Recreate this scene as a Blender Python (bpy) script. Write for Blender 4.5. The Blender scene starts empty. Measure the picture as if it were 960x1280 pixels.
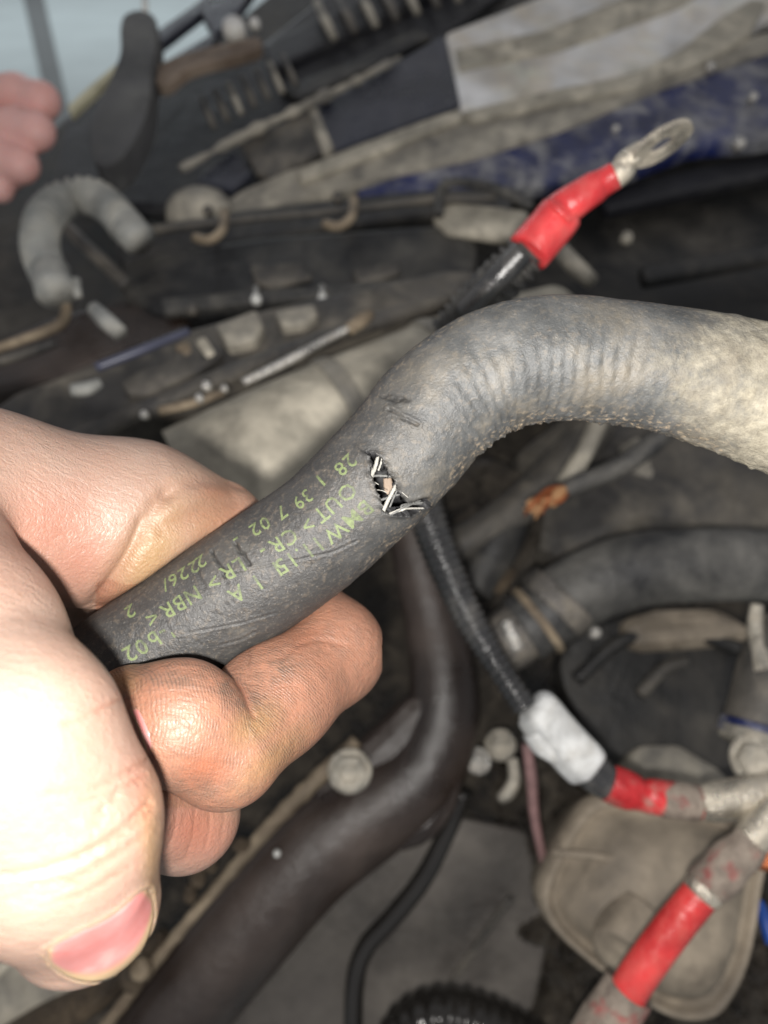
import bpy, bmesh, math, random
import numpy as np
from mathutils import Vector, Matrix, Euler

random.seed(7); rng = np.random.default_rng(7)
scene = bpy.context.scene
COL = scene.collection

# ------------------------------------------------------------------ camera
F = 960.0                                   # focal length in photo pixels (960 x 1280 photo)
CAM_LOC = Vector((0.0, -0.35, 1.15))
CAM_ROT = Euler((math.radians(50), 0, 0))
cam_d = bpy.data.cameras.new('camera'); cam = bpy.data.objects.new('camera', cam_d); COL.objects.link(cam)
cam.location = CAM_LOC; cam.rotation_euler = CAM_ROT
cam_d.sensor_fit = 'VERTICAL'; cam_d.sensor_height = 36.0; cam_d.sensor_width = 27.0
cam_d.lens = 36.0*F/1280.0
cam_d.clip_start = 0.005; cam_d.clip_end = 100
cam_d.dof.use_dof = True; cam_d.dof.focus_distance = 0.132; cam_d.dof.aperture_fstop = cam_d.lens/2.0
scene.camera = cam
CM = Matrix.Translation(CAM_LOC) @ CAM_ROT.to_matrix().to_4x4()
R3 = np.array(CAM_ROT.to_matrix()); T3 = np.array(CAM_LOC)

# ------------------------------------------------------------------ world and lamps
world = bpy.data.worlds.new('World'); scene.world = world; world.use_nodes = True
bg = world.node_tree.nodes['Background']
bg.inputs[0].default_value = (0.97, 0.97, 1.0, 1); bg.inputs[1].default_value = 0.22

fl = bpy.data.lights.new('camera_flash', 'POINT'); fl.energy = 2.15; fl.shadow_soft_size = 0.0035
fl.color = (1.0, 0.965, 0.92)
flo = bpy.data.objects.new('camera_flash', fl); COL.objects.link(flo)
flo.location = CM @ Vector((-0.0035, -0.0105, 0.006))

gl = bpy.data.lights.new('garage_lamp', 'AREA'); gl.shape = 'RECTANGLE'; gl.size = 3.0; gl.size_y = 3.0; gl.energy = 80
gl.color = (0.86, 0.95, 1.0)
glo = bpy.data.objects.new('garage_lamp', gl); COL.objects.link(glo)
glo.location = (-3.0, 8.5, 4.5); glo.rotation_euler = (0, 0, 0)

scene.view_settings.view_transform = 'Standard'; scene.view_settings.look = 'None'
scene.view_settings.exposure = 0.66; scene.view_settings.gamma = 1.0
scene.render.engine = 'CYCLES'
scene.cycles.use_denoising = True
try: scene.cycles.denoiser = 'OPENIMAGEDENOISE'
except Exception: pass
scene.cycles.max_bounces = 6; scene.cycles.sample_clamp_indirect = 4.0
scene.cycles.caustics_reflective = False; scene.cycles.caustics_refractive = False

# ------------------------------------------------------------------ helpers
def c(px, py, d):
    """photo pixel and depth (m) -> camera-local point (m)"""
    return np.array([(px-480.0)/F*d, -(py-640.0)/F*d, -d])
def cs(pts): return np.array([c(*p) for p in pts])
def to_world(P): return np.asarray(P) @ R3.T + T3
def pix(P):
    P = np.asarray(P); d = -P[..., 2]
    return np.stack([480+P[..., 0]/d*F, 640-P[..., 1]/d*F], -1)

def mk(name, V, faces, mat, parent=None, label=None, cat=None, group=None, kind=None, smooth=True, origin=None, attrs=None):
    """one mesh object from camera-local vertices"""
    W = to_world(V)
    o_w = W.mean(0) if origin is None else np.asarray(origin)
    me = bpy.data.meshes.new(name)
    if isinstance(faces, np.ndarray) and faces.ndim == 2:
        k = faces.shape[1]; n = len(faces)
        me.vertices.add(len(W)); me.vertices.foreach_set('co', (W-o_w).astype(np.float32).ravel())
        me.loops.add(n*k); me.loops.foreach_set('vertex_index', faces.astype(np.int32).ravel())
        me.polygons.add(n)
        me.polygons.foreach_set('loop_start', np.arange(0, n*k, k, dtype=np.int32))
        me.polygons.foreach_set('loop_total', np.full(n, k, dtype=np.int32))
        me.update(calc_edges=True); me.validate()
    else:
        me.from_pydata([tuple(v) for v in (W-o_w)], [], [tuple(int(i) for i in f) for f in faces]); me.update()
    if smooth: me.polygons.foreach_set('use_smooth', [True]*len(me.polygons))
    if attrs:
        for k_, a in attrs.items():
            at = me.attributes.new(k_, 'FLOAT', 'POINT'); at.data.foreach_set('value', np.asarray(a, np.float32))
    if mat is not None: me.materials.append(mat)
    ob = bpy.data.objects.new(name, me); COL.objects.link(ob)
    ob.location = o_w
    if parent is not None:
        ob.parent = parent
        ob.matrix_parent_inverse = Matrix.Identity(4)
        ob.location = Vector(o_w) - Vector(world_loc(parent))
    tag(ob, label, cat, group, kind)
    return ob
def world_loc(o):
    v = Vector(o.location)
    while o.parent is not None:
        o = o.parent; v += Vector(o.location)
    return v
def tag(o, label=None, cat=None, group=None, kind=None):
    if label: o['label'] = label
    if cat: o['category'] = cat
    if group: o['group'] = group
    if kind: o['kind'] = kind
    return o
def thing(name, label, cat, at, group=None):
    o = bpy.data.objects.new(name, None); COL.objects.link(o); o.location = to_world(np.asarray(at)); o.empty_display_size = 0.02
    return tag(o, label, cat, group)

def spline(pts, n):
    """Catmull-Rom through rows of pts (any columns), n samples, even in arc length"""
    P = np.asarray(pts, float)
    if len(P) == 2:
        t = np.linspace(0, 1, n)[:, None]; return P[0]*(1-t)+P[1]*t
    Q = np.vstack([2*P[0]-P[1], P, 2*P[-1]-P[-2]])
    out = []
    for i in range(1, len(Q)-2):
        t = np.linspace(0, 1, 40, endpoint=False)[:, None]
        a, b, c_, d = Q[i-1], Q[i], Q[i+1], Q[i+2]
        out.append(0.5*((2*b)+(-a+c_)*t+(2*a-5*b+4*c_-d)*t*t+(-a+3*b-3*c_+d)*t**3))
    out = np.vstack(out+[P[-1:]])
    s = np.r_[0, np.cumsum(np.linalg.norm(np.diff(out[:, :3], axis=0), axis=1))]
    u = np.linspace(0, s[-1], n)
    return np.stack([np.interp(u, s, out[:, k]) for k in range(out.shape[1])], 1)
def frames(C, up=(0, 0, 1)):
    T = np.gradient(C, axis=0); T /= np.linalg.norm(T, axis=1)[:, None]
    N = np.zeros_like(C); v = np.asarray(up, float)
    for i in range(len(C)):
        v = v - T[i]*np.dot(v, T[i]); v /= np.linalg.norm(v); N[i] = v
    B = np.cross(T, N)
    return T, N, B
def tube_geo(path, n=60, seg=20, rfun=None, cap=True):
    """path rows (x,y,z,r) camera-local. returns verts, faces"""
    S = spline(path, n); C = S[:, :3]; r = S[:, 3]
    T, N, B = frames(C)
    s = np.r_[0, np.cumsum(np.linalg.norm(np.diff(C, axis=0), axis=1))]
    th = np.linspace(0, 2*np.pi, seg, endpoint=False)
    R = r[:, None]*np.ones((1, seg))
    if rfun is not None: R = rfun(s[:, None], th[None, :], R)
    V = C[:, None, :]+R[:, :, None]*(np.cos(th)[None, :, None]*N[:, None, :]+np.sin(th)[None, :, None]*B[:, None, :])
    V = V.reshape(-1, 3); f = []
    for i in range(n-1):
        for j in range(seg):
            j2 = (j+1) % seg
            f.append((i*seg+j, i*seg+j2, (i+1)*seg+j2, (i+1)*seg+j))
    if cap:
        f.append(tuple(range(seg-1, -1, -1))); f.append(tuple((n-1)*seg+j for j in range(seg)))
    return V, f
def ptube(pts):
    """rows (px,py,d,r) -> camera-local rows"""
    return np.array([list(c(p[0], p[1], p[2]))+[p[3]] for p in pts])
def tube(name, pts, mat, parent=None, n=60, seg=20, rfun=None, cap=True, **kw):
    V, f = tube_geo(ptube(pts), n, seg, rfun, cap)
    return mk(name, V, f, mat, parent, **kw)
def corrug(pitch, amp, sharp=1.0):
    def fn(s, th, R):
        w = np.sin(2*np.pi*s/pitch)
        return R+amp*np.sign(w)*np.abs(w)**sharp
    return fn
def catmull2(poly, k=6):
    P = np.asarray(poly, float); n = len(P); out = []
    for i in range(n):
        a, b, c_, d = P[i-1], P[i], P[(i+1) % n], P[(i+2) % n]
        for t in np.linspace(0, 1, k, endpoint=False):
            out.append(0.5*((2*b)+(-a+c_)*t+(2*a-5*b+4*c_-d)*t*t+(-a+3*b-3*c_+d)*t**3))
    return np.array(out)
def slab(name, poly, thick, mat, parent=None, bevel=0.002, smooth_outline=False, rough=0.0, sub=0, **kw):
    """a panel: outline rows (px,py,d); extruded away from the viewer by thick metres, bevelled rim"""
    P = cs(poly)
    if smooth_outline: P = catmull2(P, 5)
    ctr = P.mean(0)
    u, s_, vt = np.linalg.svd(P-ctr); nrm = vt[2]
    if nrm[2] < 0: nrm = -nrm
    n = len(P)
    bm = bmesh.new()
    vs = [bm.verts.new(p) for p in P]
    fc = bm.faces.new(vs)
    ret = bmesh.ops.extrude_face_region(bm, geom=[fc])
    ev = [g for g in ret['geom'] if isinstance(g, bmesh.types.BMVert)]
    bmesh.ops.translate(bm, verts=ev, vec=Vector(nrm*thick))
    # front = the extruded one moved towards viewer; shift everything back so outline is the front
    bmesh.ops.translate(bm, verts=bm.verts[:], vec=Vector(-nrm*thick))
    bmesh.ops.recalc_face_normals(bm, faces=bm.faces[:])
    if bevel > 0:
        bmesh.ops.bevel(bm, geom=bm.edges[:], offset=bevel, segments=2, profile=0.5, affect='EDGES', clamp_overlap=True)
    bmesh.ops.triangulate(bm, faces=[f for f in bm.faces if len(f.verts) > 4])
    for _ in range(sub):
        bmesh.ops.subdivide_edges(bm, edges=bm.edges[:], cuts=1, use_grid_fill=True)
    bm.verts.index_update()
    V = np.array([v.co[:] for v in bm.verts]); f = [tuple(v.index for v in q.verts) for q in bm.faces]; bm.free()
    if rough > 0: V = V+rng.normal(0, rough, V.shape)
    return mk(name, V, f, mat, parent, smooth=False, **kw)
def basis(axis):
    a = np.asarray(axis, float); a = a/np.linalg.norm(a)
    h = np.array([0, 1, 0]) if abs(a[1]) < .9 else np.array([1, 0, 0])
    u = np.cross(h, a); u /= np.linalg.norm(u); v = np.cross(a, u)
    return u, v, a
def lathe(name, ctr, axis, prof, mat, parent=None, seg=32, squash=(1, 1), smooth=True, **kw):
    """prof rows (radius, height along axis)"""
    u, v, a = basis(axis); th = np.linspace(0, 2*np.pi, seg, endpoint=False); V = []; f = []
    for r, h in prof:
        for t in th: V.append(ctr+a*h+u*r*math.cos(t)*squash[0]+v*r*math.sin(t)*squash[1])
    n = len(prof)
    for i in range(n-1):
        for j in range(seg):
            j2 = (j+1) % seg; f.append((i*seg+j, i*seg+j2, (i+1)*seg+j2, (i+1)*seg+j))
    f.append(tuple(range(seg-1, -1, -1))); f.append(tuple((n-1)*seg+j for j in range(seg)))
    return mk(name, np.array(V), f, mat, parent, smooth=smooth, **kw)
def boxg(ctr, ax, size, bevel=0.001):
    u, v, a = ax
    bm = bmesh.new(); bmesh.ops.create_cube(bm, size=1.0)
    for w in bm.verts:
        p = ctr+u*w.co.x*size[0]+v*w.co.y*size[1]+a*w.co.z*size[2]; w.co = Vector(p)
    if bevel: bmesh.ops.bevel(bm, geom=bm.edges[:], offset=bevel, segments=2, profile=.5, affect='EDGES', clamp_overlap=True)
    bmesh.ops.recalc_face_normals(bm, faces=bm.faces[:]); bm.verts.index_update()
    V = np.array([w.co[:] for w in bm.verts]); f = [tuple(w.index for w in q.verts) for q in bm.faces]; bm.free()
    return V, f
def pbox(name, p0, p1, width, depth, mat, parent=None, bevel=0.001, **kw):
    """bar from point p0 to p1 (px,py,d), given width across and depth away"""
    A, B = c(*p0), c(*p1); L = np.linalg.norm(B-A); u = (B-A)/L
    a = -(A+B)/np.linalg.norm(A+B); a = a-u*np.dot(a, u); a /= np.linalg.norm(a); v = np.cross(a, u)
    V, f = boxg((A+B)/2, (u, v, a), (L, width, depth), bevel)
    return mk(name, V, f, mat, parent, smooth=False, **kw)

# ------------------------------------------------------------------ materials
def newmat(name):
    m = bpy.data.materials.new(name); m.use_nodes = True
    nt = m.node_tree; b = nt.nodes['Principled BSDF']
    return m, nt, b
def N(nt, t, **kw):
    n = nt.nodes.new(t)
    for k, v in kw.items(): setattr(n, k, v)
    return n
def L(nt, a, b): nt.links.new(a, b)
def noise(nt, scale, detail=4, rough=.55, vec=None, dist=0):
    n = N(nt, 'ShaderNodeTexNoise'); n.inputs['Scale'].default_value = scale; n.inputs['Detail'].default_value = detail
    n.inputs['Roughness'].default_value = rough; n.inputs['Distortion'].default_value = dist
    if vec is not None: L(nt, vec, n.inputs['Vector'])
    return n.outputs['Fac']
def ramp(nt, fac, stops):
    r = N(nt, 'ShaderNodeValToRGB'); e = r.color_ramp.elements
    while len(e) < len(stops): e.new(0.5)
    for k, (p, col) in enumerate(stops):
        e[k].position = p; e[k].color = (*col, 1) if len(col) == 3 else col
    L(nt, fac, r.inputs['Fac']); return r.outputs['Color']
def maprange(nt, fac, a, b, lo=0, hi=1):
    r = N(nt, 'ShaderNodeMapRange'); r.inputs[1].default_value = a; r.inputs[2].default_value = b
    r.inputs[3].default_value = lo; r.inputs[4].default_value = hi; L(nt, fac, r.inputs[0]); return r.outputs[0]
def mix(nt, fac, A, B, mode='MIX'):
    m = N(nt, 'ShaderNodeMix', data_type='RGBA', blend_type=mode)
    if isinstance(fac, (int, float)): m.inputs[0].default_value = fac
    else: L(nt, fac, m.inputs[0])
    for x, sk in ((A, m.inputs[6]), (B, m.inputs[7])):
        if isinstance(x, tuple): sk.default_value = (*x, 1)
        else: L(nt, x, sk)
    return m.outputs[2]
def math_(nt, op, a, b=None):
    m = N(nt, 'ShaderNodeMath', operation=op)
    for x, sk in ((a, m.inputs[0]), (b, m.inputs[1])):
        if x is None: continue
        if isinstance(x, (int, float)): sk.default_value = x
        else: L(nt, x, sk)
    return m.outputs[0]
def bump(nt, h, strength, dist=0.0005, normal=None):
    b = N(nt, 'ShaderNodeBump'); b.inputs['Strength'].default_value = strength; b.inputs['Distance'].default_value = dist
    L(nt, h, b.inputs['Height'])
    if normal is not None: L(nt, normal, b.inputs['Normal'])
    return b.outputs['Normal']
def objvec(nt):
    return N(nt, 'ShaderNodeTexCoord').outputs['Object']
def attr(nt, name):
    a = N(nt, 'ShaderNodeAttribute'); a.attribute_name = name; return a.outputs['Fac']
def dusty(name, base, dust=(0.30, 0.26, 0.20), amount=.5, scale=60, rough=.55, spec=.4, metal=0.0, spread=.14, grain=900, bumpd=0.00026):
    """base surface under patchy dust and grime"""
    m, nt, b = newmat(name); v = objvec(nt)
    n1 = noise(nt, scale*.9, 6, .60, v, .4); n2 = noise(nt, scale*5, 5, .62, v)
    s = math_(nt, 'ADD', math_(nt, 'MULTIPLY', n1, .82), math_(nt, 'MULTIPLY', n2, .18))
    f = maprange(nt, s, .62-amount*.25-spread*.75, .62-amount*.25+spread*.75)
    f = math_(nt, 'MULTIPLY', f, min(1, .35+amount*.7))
    vary = ramp(nt, noise(nt, scale*.6, 5, .6, v), [(.32, tuple(x*.45 for x in base)), (.68, tuple(min(1, x*1.5) for x in base))])
    dv = ramp(nt, noise(nt, scale*1.5, 5, .6, v), [(.30, tuple(x*.6 for x in dust)), (.52, dust), (.70, tuple(min(.8, x*1.4) for x in dust))])
    stain = math_(nt, 'MULTIPLY', maprange(nt, noise(nt, scale*.8, 7, .66, v, .8), .52, .68), .75)
    dv = mix(nt, stain, dv, tuple(x*.28 for x in dust))
    L(nt, mix(nt, f, vary, dv), b.inputs['Base Color'])
    L(nt, math_(nt, 'ADD', math_(nt, 'MULTIPLY', f, max(.05, .72-rough)), rough), b.inputs['Roughness'])
    b.inputs['Specular IOR Level'].default_value = spec*1.25
    if metal:
        L(nt, maprange(nt, f, 0, 1, metal, 0.0), b.inputs['Metallic'])
    h = math_(nt, 'ADD', noise(nt, grain, 3, .6, v), math_(nt, 'MULTIPLY', n2, 3.0))
    L(nt, bump(nt, h, .8, bumpd*1.6), b.inputs['Normal'])
    return m
def plain(name, base, rough=.5, metal=0, spec=.5, var=.25, scale=80, bumpd=0.0003):
    m, nt, b = newmat(name); v = objvec(nt)
    L(nt, ramp(nt, noise(nt, scale, 5, .6, v), [(.3, tuple(x*(1-var) for x in base)), (.7, tuple(min(1, x*(1+var)) for x in base))]), b.inputs['Base Color'])
    b.inputs['Roughness'].default_value = rough; b.inputs['Metallic'].default_value = metal; b.inputs['Specular IOR Level'].default_value = spec
    L(nt, bump(nt, noise(nt, scale*6, 4, .6, v), .5, bumpd), b.inputs['Normal'])
    return m

M = {}
M['black_plastic'] = dusty('black_plastic', (.016, .016, .017), (.14, .13, .11), .3, 25, .42)
M['black_panel'] = dusty('black_panel', (.012, .012, .016), (.11, .108, .10), .16, 16, .4)
M['wall_dust'] = dusty('wall_dust', (.016, .016, .016), (.12, .108, .09), .36, 22, .45)
M['dark_grey'] = dusty('dark_grey', (.055, .052, .05), (.22, .195, .155), .45, 30, .5)
M['grey_dust'] = dusty('grey_dust', (.15, .145, .135), (.46, .42, .34), .7, 26, .6)
M['beige_dust'] = dusty('beige_dust', (.30, .28, .23), (.56, .51, .41), .7, 32, .7)
M['mount_dust'] = dusty('mount_dust', (.15, .127, .10), (.37, .31, .235), .8, 26, .5, spread=.2)
M['alloy_dust'] = dusty('alloy_dust', (.30, .30, .29), (.44, .40, .32), .6, 30, .5, metal=.4)
M['whitish'] = dusty('whitish', (.90, .89, .86), (.70, .60, .45), .42, 22, .45)
M['blue_paint'] = dusty('blue_paint', (.008, .016, .095), (.42, .415, .39), .38, 40, .3, spec=.6, spread=.10)
M['blue_black'] = dusty('blue_black', (.010, .013, .028), (.08, .08, .09), .3, 20, .25, spec=.6)
M['oily'] = dusty('oily', (.03, .024, .019), (.22, .185, .14), .45, 55, .18, spec=.6, bumpd=.003)
M['oily_brown'] = dusty('oily_brown', (.055, .038, .024), (.16, .12, .075), .5, 40, .35, bumpd=.0015)
M['brown_dust'] = dusty('brown_dust', (.16, .12, .08), (.36, .29, .2), .6, 40, .55)
M['dark_hose'] = dusty('dark_hose', (.030, .020, .016), (.085, .062, .05), .38, 14, .24, spec=.6, bumpd=.0003)
M['coolant_hose'] = dusty('coolant_hose', (.045, .045, .046), (.25, .24, .215), .5, 20, .36, bumpd=.0003)
M['thin_hose'] = plain('thin_hose', (.022, .02, .018), .14, 0, .6, .2, 40)
M['conduit'] = dusty('conduit', (.025, .025, .026), (.14, .13, .115), .22, 60, .2, spec=.8, bumpd=.0001)
M['conduit_dust'] = dusty('conduit_dust', (.035, .035, .036), (.16, .15, .13), .45, 50, .5)
M['duct_grey'] = dusty('duct_grey', (.30, .31, .30), (.40, .38, .33), .5, 40, .55)
M['red_plastic'] = dusty('red_plastic', (.74, .045, .05), (.42, .22, .18), .16, 60, .26, spec=.55, bumpd=.00012)
M['red_shrink'] = dusty('red_shrink', (.68, .03, .035), (.30, .25, .2), .42, 70, .26, spec=.5, spread=.06, bumpd=.00015)
M['red_bright'] = dusty('red_bright', (.76, .045, .045), (.45, .2, .15), .2, 50, .24, spec=.55, bumpd=.0001)
M['shrink_dust'] = dusty('shrink_dust', (.36, .09, .08), (.30, .265, .215), .82, 90, .4, spread=.07)
M['white_sleeve'] = dusty('white_sleeve', (.66, .67, .66), (.30, .28, .24), .34, 90, .4, bumpd=.0002)
M['lug'] = dusty('lug', (.66, .60, .50), (.46, .40, .30), .35, 110, .24, metal=.75, bumpd=.0002)
M['steel'] = dusty('steel', (.66, .64, .60), (.4, .35, .28), .3, 90, .25, metal=.85)
M['bolt'] = dusty('bolt', (.60, .56, .48), (.40, .35, .27), .42, 140, .3, metal=.75)
M['white_metal'] = plain('white_metal', (.72, .72, .68), .35, .2, .5, .15, 90)
M['clamp'] = dusty('clamp', (.16, .15, .14), (.28, .24, .18), .4, 70, .35, metal=.6)
M['copper'] = plain('copper', (.36, .11, .04), .38, .6, .5, .35, 300)
M['orange_core'] = plain('orange_core', (.42, .23, .11), .6, 0, .3, .2, 300)
M['pink_wire'] = plain('pink_wire', (.27, .16, .155), .5, 0, .4, .3, 150)
M['blue_plastic'] = plain('blue_plastic', (.02, .08, .36), .4, 0, .5, .2, 60)
M['yellow_edge'] = plain('yellow_edge', (.60, .57, .40), .6, 0, .3, .2, 40)
M['brown_strip'] = dusty('brown_strip', (.20, .145, .105), (.30, .25, .2), .4, 30, .7)
M['grey_rubber'] = dusty('grey_rubber', (.075, .075, .078), (.13, .13, .12), .4, 20, .7)
M['floor'] = plain('floor', (.50, .56, .56), .7, 0, .3, .06, 2, .001)
M['floor_line'] = plain('floor_line', (.16, .17, .17), .7, 0, .3, .1, 4)

# ------------------------------------------------------------------ structure: garage floor and engine bay backing
def floor_pt(px, py, z=0.0):
    d = R3 @ np.array([(px-480)/F, -(py-640)/F, -1.0]); t = (z-T3[2])/d[2]
    return T3+d*t
me = bpy.data.meshes.new('ground')
me.from_pydata([(-14, -6, 0), (14, -6, 0), (14, 24, 0), (-14, 24, 0)], [], [(0, 1, 2, 3)]); me.materials.append(M['floor'])
g = bpy.data.objects.new('ground', me); COL.objects.link(g); tag(g, 'pale blue grey garage floor beyond the car', 'floor', kind='structure')
qa, qb, qc, qd = floor_pt(16, -60, .012), floor_pt(42, -60, .012), floor_pt(98, 190, .012), floor_pt(72, 190, .012)
me = bpy.data.meshes.new('floor_stripe')
me.from_pydata([tuple(p) for p in (qa, qb, qc, qd)]+[tuple(p-np.array([0, 0, .012])) for p in (qa, qb, qc, qd)], [],
    [(0, 1, 2, 3), (0, 4, 5, 1), (1, 5, 6, 2), (2, 6, 7, 3), (3, 7, 4, 0)]); me.materials.append(M['floor_line'])
g = bpy.data.objects.new('floor_stripe', me); COL.objects.link(g); tag(g, 'dark grey stripe across the pale garage floor', 'floor stripe', kind='structure')



# ------------------------------------------------------------------ engine bay
def bay(py, off=0.0): return .78/(1.18+.00122*py)-off
def bp(px, py, off=0.0): return (px, py, bay(py, off))
def bslab(name, poly, off, thick, mat, parent=None, bevel=.0025, **kw):
    """panel lying in the slope of the bay, raised off metres towards the camera"""
    k0 = bay(sum(p[1] for p in poly)/len(poly)); sc = (k0-off)/k0
    return slab(name, [(p[0], p[1], bay(p[1])*sc) for p in poly], thick, mat, parent, bevel, **kw)
def btube(name, pts, mat, parent=None, **kw):
    """rows (px,py,off,radius_px)"""
    return tube(name, [(p[0], p[1], bay(p[1], p[2]), p[3]/F*bay(p[1], p[2])) for p in pts], mat, parent, **kw)
def bolt(name, px, py, off, rpx, mat, label, cat='bolt', parent=None, group=None, axis=(0.1, .25, 1), hexr=.72):
    d = bay(py, off); r = rpx/F*d; C_ = c(px, py, d)
    root = parent
    if parent is None: root = thing(name, label, cat, C_, group)
    lathe('flange', C_, axis, [(r*.9, -r*.5), (r, -r*.42), (r*1.0, -r*.2), (r*.93, -r*.12), (r*.3, -r*.1)], mat, root, 28)
    lathe('hex_head', C_, axis, [(r*hexr, -r*.12), (r*hexr, r*.38), (r*hexr*.9, r*.5), (r*hexr*.6, r*.5), (r*hexr*.5, r*.42)], mat, root, 6, smooth=False)
    return root
def nub(name, px, py, off, rpx, mat, parent=None, **kw):
    d = bay(py, off); r = rpx/F*d
    return lathe(name, c(px, py, d), (0, .2, 1), [(r*.8, -r*1.5), (r, -r*.3), (r*.85, r*.35), (r*.4, r*.62)], mat, parent, 16, **kw)

fw = thing('inner_fender', 'black dusty inner fender wall behind the hose, below the blue edge', 'car panel', c(900, 280, .7))
bslab('wall_panel', [(-250, 420), (-60, 300), (76, 152), (150, 92), (196, 86), (268, 48), (340, -10), (460, -70), (1300, -250), (1300, 480), (-250, 480)], -.03, .01, M['wall_dust'], fw)
eb = thing('engine_block', 'dark oily engine block filling the bottom of the bay', 'engine', c(500, 900, .47))
slab('block_face', [(-400, 430, .565), (1400, 430, .565), (1400, 1520, .415), (-400, 1520, .415)], .01, M['oily'], eb)
# ---- fender edge, upper right
fe = thing('fender_edge', 'dusty whitish and blue painted fender edge along the top right', 'car panel', c(*bp(760, 100)))
bslab('inner_flange', [(556, 40), (640, 8), (760, -40), (1000, -140), (1100, -180), (1100, -20), (960, 22), (900, 62), (840, 78), (700, 112), (576, 138)], .05, .012, M['whitish'], fe, .004)
bslab('seam_bead', [(575, 138), (700, 108), (790, 92), (850, 60), (900, 20), (940, -4), (960, 0), (940, 40), (890, 70), (800, 106), (690, 128), (590, 150)], .056, .008, M['beige_dust'], fe, .003)
bslab('flange_ledge', [(568, 60), (680, 36), (800, -14), (980, -100), (990, -84), (850, 8), (700, 62), (574, 88)], .054, .006, M['beige_dust'], fe, .003)
bslab('rain_gutter', [(262, 262), (300, 236), (360, 210), (450, 184), (577, 138), (700, 112), (860, 70), (1100, -10), (1100, 20), (960, 62), (820, 110), (700, 160), (600, 192), (500, 214), (430, 236), (370, 250), (290, 268)], .045, .012, M['grey_dust'], fe, .004)
bslab('gutter_lip', [(372, 210), (452, 178), (540, 146), (576, 134), (580, 146), (500, 178), (440, 202), (376, 226)], .051, .007, M['beige_dust'], fe, .002)
bslab('painted_edge', [(430, 238), (500, 212), (600, 190), (700, 158), (820, 108), (960, 60), (1120, 10), (1120, 150), (960, 172), (870, 180), (760, 222), (640, 232), (520, 246)], .038, .014, M['blue_paint'], fe, .004)
bslab('painted_lip', [(800, 104), (880, 78), (960, 48), (1100, 4), (1100, 12), (960, 58), (880, 90), (806, 116)], .046, .006, M['blue_paint'], fe, .002)
for px, py, r in [(888, 82, 6), (770, 160, 5), (925, 178, 8), (942, 120, 6)]: nub('weld_stud', px, py, .05, r, M['steel'], fe)

# ---- black upper panels between the fender and the open garage
cp = thing('cowl_panel', 'black ribbed plastic cowl panel at the top with dusty ridge', 'car panel', c(*bp(380, 110)))
bslab('panel_face', [(80, 150), (150, 96), (200, 100), (330, 52), (420, -20), (640, -80), (640, -20), (556, 42), (576, 134), (440, 184), (330, 250), (200, 260), (60, 250)], .02, .012, M['black_panel'], cp, .004)
btube('dusty_ridge', [(226, 212, .05, 7), (300, 172, .05, 8), (370, 138, .05, 8), (440, 104, .05, 7), (500, 72, .05, 4)], M['grey_dust'], cp, n=60, seg=12, rfun=lambda s, th_, R: R*(.72+.3*np.sin(s*160+1)*np.sin(s*61)+.12*np.sin(s*420)))
bslab('gloss_plate', [(392, 130), (470, 92), (556, 42), (578, 130), (480, 166), (412, 190)], .042, .006, M['blue_black'], cp, .002)
bslab('gloss_plate', [(300, 178), (384, 138), (404, 188), (340, 222), (320, 214)], .040, .006, M['dark_grey'], cp, .002)
bslab('gloss_plate', [(384, 136), (396, 132), (418, 184), (404, 192)], .044, .006, M['grey_dust'], cp, .002)
bslab('gloss_plate', [(244, 226), (292, 186), (316, 216), (290, 236)], .040, .006, M['blue_black'], cp, .002)
for k in range(7):
    x = 258+k*17; y = 150-k*9
    btube('rib', [(x-6, y-26, .04, 3.5), (x+2, y-8, .046, 4), (x+10, y+10, .044, 3.5)], M['grey_dust'] if k in (2, 5) else M['dark_grey'], cp, n=14, seg=8)
for k in range(8):
    x = 400+k*26; y = 22-k*8
    btube('rib', [(x-4, y-18, .04, 5), (x+8, y+6, .046, 6), (x+18, y+26, .042, 5)], M['dark_grey'] if k % 2 else M['grey_dust'], cp, n=14, seg=8)
bslab('upper_edge', [(330, 54), (430, 8), (520, -36), (640, -70), (640, -58), (540, -8), (440, 40), (340, 86)], .034, .01, M['black_panel'], cp, .003)
bslab('black_strip', [(350, 110), (440, 74), (520, 34), (540, 44), (470, 80), (372, 124)], .03, .006, M['black_plastic'], cp, .002)  # raised black strip across the panel

hg = thing('hood_hinge', 'dark grey upright hinge arm standing against the pale floor', 'hinge', c(*bp(160, 120)))
bslab('arm', [(150, 34), (156, 18), (176, 12), (194, 22), (196, 48), (190, 92), (186, 130), (172, 168), (148, 200), (120, 204), (112, 170), (122, 130), (140, 92), (150, 64)], .10, .02, M['grey_rubber'], hg, .006, smooth_outline=True)
btube('pivot_pin', [(180, -14, .1, 4), (182, 20, .1, 4)], M['whitish'], hg, n=8, seg=8)
bslab('bracket', [(186, 44), (246, 2), (262, -14), (274, -8), (256, 12), (198, 56)], .07, .008, M['blue_black'], hg, .002)
bslab('bracket', [(192, 84), (262, 42), (272, 40), (268, 54), (196, 98)], .07, .008, M['blue_black'], hg, .002)
bslab('bracket', [(246, 4), (300, -30), (330, -30), (300, 12), (268, 44), (258, 28)], .072, .008, M['blue_black'], hg, .002)
bslab('trim_strip', [(84, 132), (110, 108), (146, 78), (150, 84), (112, 120), (88, 142)], .06, .006, M['yellow_edge'], tag(thing('trim_strip', 'pale yellow strip on the panel edge below the upright arm', 'trim', c(*bp(115, 110))), None), .001)
ws = thing('weather_strip', 'flat brown strip lying on the black panel by the upright arm', 'strip', c(*bp(260, 78)))
bslab('strip_body', [(194, 84), (232, 66), (290, 52), (322, 46), (326, 58), (300, 68), (240, 84), (212, 104), (196, 104)], .085, .008, M['brown_strip'], ws, .003, smooth_outline=True)
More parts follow.
